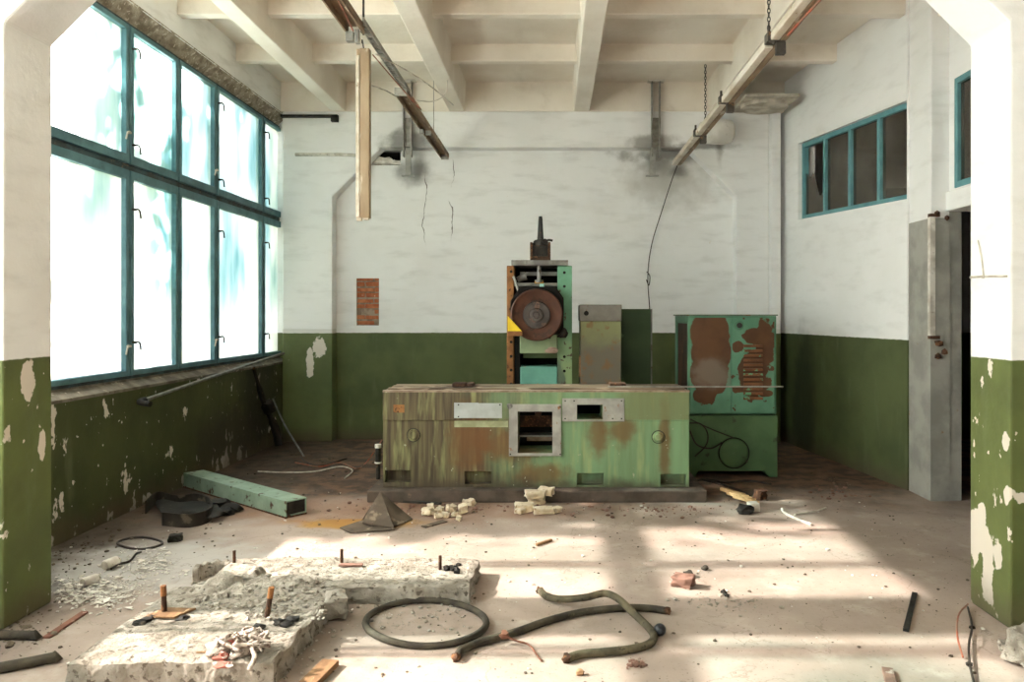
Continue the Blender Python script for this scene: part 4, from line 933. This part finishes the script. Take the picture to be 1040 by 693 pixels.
for px, py, s in ((150,629,1),(143,632,2),(156,627,4),(186,628,5),(284,632,6),(291,634,7),(263,637,8),(297,629,9)):
    q = FL(px, py, .13); lump(bm, q, (.035,.03,.014), s, .35, 2)
tag(build('tar_lumps', bm, M['black'], shade=True), 'flat black tar lumps round the bolts of the nearest slab', 'tar', kind='stuff')
# mortar heap between the two slabs
bm = BM(); rn = random.Random(5)
for px, py, r, s in ((232,607,.15,1),(262,606,.18,2),(290,603,.17,3),(310,600,.12,4),(246,615,.13,5),(275,614,.13,6),(215,612,.10,7)):
    q = FL(px, py, .05); lump(bm, q, (r*1.35, r, .085), s, .3, 3, 2.2)
for k in range(420):
    q = FL(rn.uniform(195,330), rn.uniform(590,630), .125); e = .004+.016*rn.random()**3; lump(bm, q+Vector((0,0,rn.uniform(-.01,.012))), (e*rn.uniform(.7,1.5), e, e*.8), k, .5, 1)
tag(build('mortar_rubble', bm, M['mortar_light'], shade=True, auto=60), 'grey heap of broken mortar filling the gap between the two slabs', 'rubble', kind='stuff')
bm = BM(); q = FL(224,606,.06); lump(bm, (q.x, q.y, .085), (.09,.16,.085), 11, .28, 3, 1.8, rot=-.4)
tag(build('mortar_boulder', bm, M['mortar_light'], shade=True, auto=60), 'large rounded mortar lump beside the broken curved pipe piece', 'rock')
bm = BM(); q = FL(252,589,.1); lump(bm, (q.x+.03, q.y, .105), (.10,.07,.05), 13, .35, 3, 2.0, rot=.3)
tag(build('mortar_lump', bm, M['slab'], shade=True, auto=60), 'pale crusty mortar lump on the left end of the farther slab', 'rock')
# curved broken concrete pipe piece
bm = BM(); q = FL(217, 590); outer, inner = .125, .09; n = 18; rows = []
for i in range(n+1):
    a = math.radians(215-165*i/n); h = .095+.01*math.sin(i*1.7)
    rows.append([bm.verts.new((q.x+r*math.cos(a), q.y+r*math.sin(a), z)) for r, z in ((inner,.0),(outer,.0),(outer,h),(inner,h))])
for A, B in zip(rows, rows[1:]):
    for k in range(4): bm.faces.new((A[k], A[(k+1)%4], B[(k+1)%4], B[k]))
bm.faces.new(rows[0][::-1]); bm.faces.new(rows[-1])
tag(build('pipe_fragment', bm, M['mortar_light'], bevel=.006), 'curved fragment of a pale concrete pipe standing beside the slabs', 'fragment')
# concrete block at the inner corner
bm = BM(); chunk(bm, FL(341, 629), (.12, .12, .13), 12, .3, .15, .10); tag(build('concrete_block', bm, M['slab'], bevel=.01), 'broken grey concrete block in the inner corner between the slabs', 'block')
# rag with red stains
rg = thing('rag', 'crumpled white rag with red stains on the nearest slab corner', 'rag', FL(243, 668, .125))
q = FL(246, 664, .125)
bm = BM()
for k in range(34):
    a = rn.uniform(0, 6.28); p0 = q+Vector((math.cos(a)*.05, math.sin(a)*.05, .02+rn.uniform(0,.05)))
    tube(bm, [p0, p0+Vector((rn.uniform(-.06,.06), rn.uniform(-.07,.05), .03)), p0+Vector((rn.uniform(-.1,.1), rn.uniform(-.1,.06), -.005))], .0065*rn.uniform(.5,1.5), 6, 5)
lump(bm, q+Vector((.01,0,.03)), (.06,.06,.035), 4, .5, 3, 3); lump(bm, q+Vector((-.10,-.03,.025)), (.05,.045,.04), 8, .45, 3, 3)
tube(bm, [q+Vector((.06,-.04,.05)), q+Vector((.1,-.1,.03)), q+Vector((.1,-.16,0))], .012, 6, 5)
build('cloth', bm, simple('grimy_rag', '#c2b8ad', '#857a70', 40, '#6a564c', .60, 50, .9), parent=rg, shade=True, auto=False)
bm = BM(); lump(bm, q+Vector((-.07,-.07,.02)), (.035,.025,.018), 5, .4, 2); lump(bm, q+Vector((-.03,-.14,.012)), (.05,.022,.012), 6, .4, 2); lump(bm, q+Vector((-.05,-.0,.055)), (.022,.02,.018), 7, .4, 2); build('red_patch', bm, M['rag_red'], parent=rg, shade=True, label='red stained strips of the rag')
bm = BM(); p = FL(215, 664, .13); q2 = FL(178, 664, .13); obox(bm, (q2.x+.1, q2.y, .136), (p.x+.1, p.y, .138), .008, .006); tag(build('splinter', bm, M['wood']), 'thin wooden splinter lying on the nearest slab beside the rag', 'splinter')

# ------------------------------------------------------------------ hoses and floor litter
ring(432.5, 636.5, 61.5, 23, .019, M['hose'], 'hose_ring', 'thick hose bent into a loop before the farther slab', 'hose')
def hose(pixels, r, mat, label, lift=None, name='hose', cat='hose', endm=None):
    P = []
    for i, (x, y) in enumerate(pixels):
        p = FL(x, y); p.z = r+(lift or {}).get(i, 0); P.append(p)
    c = sum(P, Vector())/len(P); t = thing(name, label, cat, (c.x, c.y, 0))
    bm = BM(); tube(bm, P, r, 12, 8); build('tube', bm, mat, parent=t, shade=True, auto=False)
    for a, b in ((P[0], P[1]), (P[-1], P[-2])):
        d = (a-b).normalized(); bm = BM(); lump(bm, a+d*.01, (r*1.15, r*1.15, r*1.1), int(a.x*50), .3, 2); build('frayed_end', bm, endm or M['rust'], parent=t, shade=True)
    return t
hose([(464,671),(470,664),(484,658),(505,652),(530,644),(555,635),(585,627),(612,623),(640,621),(662,622),(676,624)], .0205, M['hose'], 'dark stiff hose lying slantwise under the paler hose')
hose([(549,604),(556,610),(572,616),(595,618.5),(614,617),(628,622),(645,632),(660,643),(664,652),(658,659),(640,664),(612,667),(590,669),(577,673)], .021, M['hose2'], 'khaki hose bent like a hook, crossing over the dark hose', lift={2:.02, 3:.045, 4:.06, 5:.055, 6:.02})
q = FL(668, 646); bm = BM(); bmesh.ops.create_icosphere(bm, subdivisions=3, radius=.033); [setattr(v, 'co', v.co+Vector((q.x+.012, q.y, .033))) for v in bm.verts]
tag(build('ball', bm, simple('dark_ball', '#2c2e33', '#232429', 8, rough=.3), shade=True, auto=False), 'small shiny dark ball resting against the bend of the khaki hose', 'ball')
bm = BM(); q = FL(512, 655); lump(bm, (q.x, q.y, .05), (.025,.02,.02), 3, .4, 2); tube(bm, [(q.x, q.y, .05), (q.x+.06, q.y-.02, .03), (q.x+.13, q.y-.02, .008), (q.x+.18, q.y-.15, .006), (q.x+.2, q.y-.2, .006)], .005, 6, 5); tag(build('twine', bm, M['wood_red'], shade=True), 'reddish knot of twine tied round the dark hose', 'twine')

def stick(a, b, w, h, mat, nm, label, cat, z=0.0, lift=0.):
    bm = BM(); p0, p1 = FL(*a), FL(*b); obox(bm, p0+Vector((0,0,h/2+z)), p1+Vector((0,0,h/2+z+lift)), w, h); return tag(build(nm, bm, mat, bevel=.002), label, cat)
stick((545,555), (560,550), .022, .02, M['wood'], 'wood_stick', 'short wooden stick in the sunlight behind the khaki hose', 'stick')
stick((920,642), (929,604), .03, .015, M['darksteel'], 'metal_strip', 'narrow dark metal strip near the right column foot', 'strip')
stick((47,649), (86,623), .04, .012, M['wood_red'], 'wood_strip', 'flat reddish wooden strip beside the near left column', 'strip')
stick((300,712), (336,676), .085, .03, M['wood'], 'wood_plank', 'sunlit wooden board end just below the nearest slab corner', 'plank')
stick((906,700), (901,682), .05, .02, M['brickred'], 'painted_chip', 'pinkish wooden chip at the bottom edge of the picture', 'chip')
def pipe(a, b, r, mat, label):
    bm = BM(); p0, p1 = FL(*a), FL(*b); p0.z = p1.z = r; d = (p1-p0); tube(bm, [p0, p0+d*.3+Vector((0,.01,.0)), p0+d*.7, p1], r, 12, 4); lump(bm, p1, (r*1.1,)*3, 2, .3, 1); return tag(build('old_pipe', bm, mat, shade=True), label, 'pipe')
pipe((-30,650), (36,650), .024, M['hose'], 'brown pipe stub at the foot of the near left column')
pipe((-40,693), (56,673), .026, M['hose'], 'grey-brown pipe in the lower left corner below the other pipe')
# brick and bits in the sunlit middle
bm = BM(); chunk(bm, FL(694, 596), (.13,.085,.065), 4, -.5, .1, .10); tag(build('brick', bm, M['brickred'], bevel=.006), 'broken reddish brick lying alone in the sunlit floor', 'brick')
bits = [(699,583,.03,'#3b352e','dark gravel lump just behind the broken brick'), (716,577,.022,'#3b352e','dark lump farther behind the broken brick'), (735,602,.02,'#2b2824','black nut right of the broken brick'), (738,605,.015,'#2b2824','smaller black nut beside another nut, right of the brick'),
        (589,683,.02,'#9b7a5c','brown pebble below the hooked hose end')]
for px, py, r, col, lab in bits:
    bm = BM(); lump(bm, FL(px, py, r*.7), (r*1.1, r, r*.8), px, .3, 2, flat=.85); tag(build('pebble', bm, simple('pebble_%d' % px, col, rough=.9), shade=True), lab, 'pebble')
bm = BM(); c = FL(645, 676)
for k in range(26): q = FL(645+random.gauss(0,5), 676+random.gauss(0,3)); lump(bm, (q.x, q.y, .006), (.012*random.uniform(.5,1.6), .01, .007), k, .3, 1)
tag(build('grit', bm, M['brickred']), 'little patch of brown grit below the end of the khaki hose', 'grit', kind='stuff')
# white insulation blocks in front of the plinth
foam = [(533,519,.16,.12,.06,0),(552,522,.17,.11,.055,.2),(566,521,.07,.06,.05,.6),(528,522,.08,.07,.04,1.1),(545,512,.15,.12,.07,.1),(558,509,.14,.10,.09,.5),(541,505,.12,.1,.05,.3)]
for k, (px, py, a, b, h, rot) in enumerate(foam[:5]):
    bm = BM(); chunk(bm, FL(px, py), (a, b, h), k+20, rot, 0, .09)
    tag(build('insulation_block', bm, M['foam'], bevel=.006), 'pale yellow broken insulation block in the heap before the plinth', 'block', 'insulation blocks heaped before the plinth')
for k, (px, py, z) in enumerate(((541,514,.068),(552,512,.075))):
    p = FL(px, py); bm = BM(); chunk(bm, (p.x+.02, p.y+.01, z), (.17-.03*k, .12, .065), k+40, .3-.5*k, .0, .09)
    tag(build('insulation_block', bm, M['foam'], bevel=.006), 'pale yellow broken insulation block in the heap before the plinth', 'block', 'insulation blocks heaped before the plinth')
small = [(437,517),(441,523),(447,521),(452,526),(434,524),(445,527),(462,525),(470,522),(478,514),(473,513),(458,520),(466,529)]
for k, (px, py) in enumerate(small):
    r = random.uniform(.025,.05); bm = BM(); chunk(bm, FL(px, py), (r*2, r*1.5, r*1.3), k+60, k*.7, .2, .12)
    tag(build('insulation_crumb', bm, M['foam']), 'small pale crumb of insulation between the rubber sheet and the heap', 'crumb', 'insulation crumbs before the plinth')
stick((404,510), (448,513), .035, .02, M['darksteel'], 'steel_bar', 'dark ribbed steel bar lying before the left half of the plinth', 'bar')
stick((470,511), (498,505), .014, .014, M['galv'], 'reinforcing_bar', 'thin pale steel bar leaning toward the plinth', 'bar', lift=.02)
stick((430,536), (452,530), .06, .01, M['rubber'], 'rubber_scrap', 'flat brown rubber scrap right of the folded rubber sheet', 'scrap')
# split wood bundle and white block right of the plinth
for k in range(5):
    a = FL(732+k*3.2, 502+k*1.9); b_ = a+Vector((.19, -.16, 0)); bm = BM(); obox(bm, a+Vector((0,0,.05+.008*(k%2))), b_+Vector((0,0,.028)), .032, .028)
    tag(build('wood_stake', bm, simple('split_wood_%d' % k, '#d9b98a', '#b48f60', 6, sc=(3,1,3))), 'split pale wood stake in the small bundle right of the plinth', 'stake', 'wood stakes right of the plinth')
bm = BM(); chunk(bm, FL(765, 520), (.09,.07,.08), 3, .2, 0, .05); tag(build('white_block', bm, M['white'], bevel=.005), 'small white block at the end of the wood stakes', 'block')
bm = BM(); lump(bm, FL(757, 518, .035), (.08,.06,.045), 8, .35, 2, flat=.8); tag(build('dark_lump', bm, M['black'], shade=True), 'dark clod between the wood stakes and the white block', 'clod')
bm = BM(); chunk(bm, FL(772, 508), (.10,.08,.09), 5, .7, .1, .10); tag(build('brick_lump', bm, M['rust'], bevel=.005), 'rusty brown lump behind the small white block', 'lump')
for pts, lab in (([(712,487),(725,490),(742,495),(756,500),(761,504)], 'dark cable on the floor in front of the cabinet, ending by the stakes'), ([(704,490),(716,487),(738,490),(762,488.5),(783,492)], 'dark cable lying along the floor under the cabinet front edge')):
    bm = BM(); tube(bm, [FL(x, y, .012) for x, y in pts], .012, 8, 6); tag(build('cable', bm, M['wire'], shade=True), lab, 'cable')
# white bent sticks
bm = BM(); tube(bm, [FL(794,517,.03), FL(797,521,.015), FL(806,526,.012), FL(824,533,.012)], .012, 8, 5); tag(build('bent_strip', bm, M['white'], shade=True), 'white bent strip lying on the floor left of the doorway', 'strip')
bm = BM(); tube(bm, [FL(807,523,.01), FL(818,521,.012), FL(830,519,.02), FL(839,516,.015)], .008, 8, 5); tag(build('bent_strip', bm, M['wire_white'], shade=True), 'thinner twisted strip just behind the white bent strip', 'strip')
# wires by the right column
bm = BM(); tube(bm, [FL(983,614,.3*0+.012), FL(975,622,.07), FL(972,634,.10), FL(973,650,.06), FL(978,668,.01)], .005, 6, 7); tag(build('copper_wire', bm, M['wire_red'], shade=True), 'thin coppery wire arching at the foot of the right column', 'wire')
bm = BM(); tube(bm, [FL(983,617,.01), FL(987,636,.008), FL(984,655,.02), FL(985,675,.02), FL(990,697,.01)], .006, 6, 7); lump(bm, FL(984,675,.02), (.02,.016,.014), 3, .3, 1); lump(bm, FL(987,637,.01), (.02,.014,.012), 4, .3, 1); tag(build('black_wire', bm, M['wire'], shade=True), 'black knotted wire running down from the right column foot', 'wire')
bm = BM(); tube(bm, [(2.484, 4.47, 1.948), (2.482, 4.3, 1.945), (2.484, 4.11, 1.935)], .007, 6, 4); tube(bm, [(2.483, 4.33, 1.95), (2.478, 4.34, 2.05), (2.48, 4.38, 2.16)], .004, 6, 5); lump(bm, (2.48, 4.33, 1.945), (.012,.014,.012), 3, .2, 1)
tag(build('cable', bm, M['wire_white'], shade=True), 'thin grey cable clipped across the white face of the right column', 'cable')
# concrete lumps beside the right column
bm = BM(); chunk(bm, FL(1046, 676), (.17,.15,.16), 31, .4, .1, .13); tag(build('concrete_lump', bm, M['mortar_light'], bevel=.008), 'pale concrete lump at the foot of the right column', 'lump')
bm = BM(); chunk(bm, FL(1024, 664), (.08,.06,.05), 33, .1, .1, .13); tag(build('concrete_lump', bm, M['mortar_light'], bevel=.006), 'small concrete piece beside the larger lump by the right column', 'lump')
# bottle-like white tubes in the plaster dust
for (a, b, r, lab) in (((84,597),(101,591),.03,'white cylindrical tube lying in the plaster chips'), ((106,580),(121,574),.035,'farther white tube with a dark mouth among the plaster chips')):
    bm = BM(); p0, p1 = FL(*a), FL(*b); p0.z = p1.z = r; d = p1-p0; lathe(bm, p0, d, [(0,r*.8),(.01,r),(d.length*.8,r),(d.length*.9,r*.6),(d.length,r*.55),(d.length,0)], 18); tag(build('plastic_tube', bm, M['white'], shade=True), lab, 'tube')
bm = BM(); tube(bm, [FL(113,578,.02), FL(122,573,.015), FL(132,570,.01), FL(138,563,.03), FL(143,561,.02)], .008, 6, 5); tag(build('dark_wire', bm, M['wire'], shade=True), 'bent dark wire beside the white tubes', 'wire')
bm = BM(); chunk(bm, FL(178, 550), (.09,.07,.05), 9, .3, 0, .1); tag(build('rubber_block', bm, M['black'], bevel=.004), 'small black block between the wire ring and the slabs', 'block')
# wires on the dirty floor near the corner
for k, (pts, mat, lab) in enumerate((
    ([(262,479),(290,480),(320,479),(345,474),(358,478),(350,486)], 'wire_white', 'pale tangled wire on the brown floor left of the machine'),
    ([(300,470),(325,474),(345,470),(362,476),(372,470),(386,447)], 'wire_red', 'reddish wire rising to the left end of the machine'),
    ([(305,464),(312,470),(326,473),(352,466)], 'wire', 'dark wire near the foot of the leaning rod'))):
    bm = BM(); P = [FL(x, max(y, 460), .012) for x, y in pts]
    if k == 1: P[-1] = AT(388, 447, P[-2].y-.1)
    tube(bm, P, .008, 6, 6); tag(build('wire', bm, M[mat], shade=True), lab, 'wire')
bm = BM(); q = AT(362, 443.5, 7.5)

# crumbs, chips and dust
def scatter(nm, n, fn, smin, smax, mat, label, cat, seed, flat=.6, chips=False):
    rn = random.Random(seed); bm = BM()
    for k in range(n):
        p = fn(rn)
        if p is None: continue
        s = smin*(smax/smin)**(rn.random()**2.6)
        if chips:
            a = rn.uniform(0, 6.28); z = .004+rn.uniform(0, .012)
            vs = [bm.verts.new((p.x+math.cos(a+i*2.09+rn.uniform(-.4,.4))*s, p.y+math.sin(a+i*2.09)*s*.9, z+rn.uniform(0,.5)*s)) for i in range(3)]
            v2 = [bm.verts.new(v.co-Vector((0,0,.004))) for v in vs]
            bm.faces.new(vs); bm.faces.new(v2[::-1])
            for i in range(3): bm.faces.new((vs[i], v2[i], v2[(i+1)%3], vs[(i+1)%3]))
        else:
            q = bmesh.ops.create_icosphere(bm, subdivisions=1, radius=1)['verts']
            for v in q: v.co = Vector((p.x, p.y, s*flat*.6))+Vector((v.co.x*s*rn.uniform(.6,1.2), v.co.y*s*rn.uniform(.6,1.2), v.co.z*s*flat*rn.uniform(.6,1.1)))
    return tag(build(nm, bm, mat), label, cat, kind='stuff')
def not_blocked(p):
    if SA[0] < p.x < SA[1] and SA[2] < p.y < SA[3]: return False
    if SF[0] < p.x < SF[1] and SF[2] < p.y < SF[3]: return False
    if -1.75 < p.x < 1.42 and 6.82 < p.y < 8.4: return False
    if 1.35 < p.x < 2.4 and 7.9 < p.y < 8.9: return False
    q = p-e0_beam
    if -.05 < q.dot(d_beam) < 1.9 and abs(q.dot(side_beam)) < .13: return False
    return -3.66 < p.x < 3.0 and p.y < 10.1
def f_all(rn):
    p = Vector((rn.uniform(-3.6, 2.9), rn.uniform(3.3, 7.4)**1, 0)); return p if not_blocked(p) else None
def f_patch(cs):
    def f(rn):
        c, s = rn.choice(cs); p = FL(c[0]+rn.gauss(0, s[0]), max(430, c[1]+rn.gauss(0, s[1]))); return p if not_blocked(p) else None
    return f
scatter('floor_grit', 1300, f_all, .0028, .015, simple('grit_brown', '#6b5f52', '#4c4238', 5), 'fine brown grit scattered all over the concrete floor', 'grit', 1)
scatter('plaster_chips', 650, f_patch([((110,595),(22,9)),((125,600),(18,8)),((95,610),(16,6)),((150,575),(14,7)),((75,600),(14,8))]), .008, .032, M['white'], 'white plaster chips strewn on the floor beside the left column', 'chips', 2, chips=True)
scatter('plaster_crumbs', 160, f_all, .006, .02, M['white'], 'white plaster crumbs dotted over the floor', 'crumbs', 3)
scatter('plinth_rubble', 330, f_patch([((460,515),(40,5)),((600,517),(50,4)),((680,518),(30,4)),((400,515),(25,4)),((860,500),(20,4))]), .007, .026, M['brickred'], 'crumbled brick and dirt along the front of the plinth', 'rubble', 4)
scatter('slab_rubble', 420, f_patch([((320,640),(18,14)),((300,668),(16,10)),((390,622),(26,6)),((440,628),(30,8)),((345,600),(20,4)),((470,615),(12,5)),((750,616),(22,4)),((720,610),(18,4))]), .005, .02, M['mortar_light'], 'grey crumbs of concrete lying round the slabs and the hose loop', 'rubble', 5)
scatter('wall_dirt', 800, f_patch([((60,560),(18,12)),((90,545),(25,8)),((230,490),(40,10)),((300,470),(40,8)),((20,640),(22,12)),((870,490),(25,6)),((330,460),(40,6))]), .004, .026, simple('dirt_crumb', '#6a5e50', '#4a4035', 6), 'dark dirt and crumbs along the foot of the window wall', 'dirt', 6)

# ------------------------------------------------------------------ light
w = bpy.data.worlds.new('World'); bpy.context.scene.world = w; w.use_nodes = True
nt = w.node_tree; bg = nt.nodes['Background']
bg.inputs[0].default_value = (.64, .82, 1.10, 1); bg.inputs[1].default_value = 1.0
sun = bpy.data.lights.new('sun', 'SUN'); sun.energy = 24.0; sun.angle = math.radians(1.0); sun.color = (1.0, .865, .76)
so = bpy.data.objects.new('sun', sun); C.objects.link(so); so.rotation_euler = Vector((1.43, 0.0, -1.0)).to_track_quat('-Z', 'Y').to_euler(); so.location = (-9, 5, 8)

# ------------------------------------------------------------------ camera
cam = bpy.data.cameras.new('camera'); cam.sensor_fit = 'HORIZONTAL'; cam.sensor_width = 36; cam.lens = F0/1040*36
cam.shift_x = -(CX-520)/1040; cam.shift_y = -(346.5-CY)/1040; cam.clip_start = .05
co = bpy.data.objects.new('camera', cam); C.objects.link(co); co.location = (0, 0, EYE); co.rotation_euler = (math.pi/2, 0, 0)
sc = bpy.context.scene; sc.camera = co
sc.view_settings.view_transform = 'Standard'; sc.view_settings.look = 'None'; sc.view_settings.gamma = 1; sc.view_settings.use_curve_mapping = False
sc.view_settings.exposure = 1.72
cy_ = sc.cycles; cy_.use_denoising = True; cy_.max_bounces = 10; cy_.diffuse_bounces = 8; cy_.transparent_max_bounces = 16; cy_.transmission_bounces = 6; cy_.sample_clamp_indirect = 6; cy_.caustics_reflective = False; cy_.caustics_refractive = False
for o in bpy.data.objects:
    if '_o' in o: del o['_o']
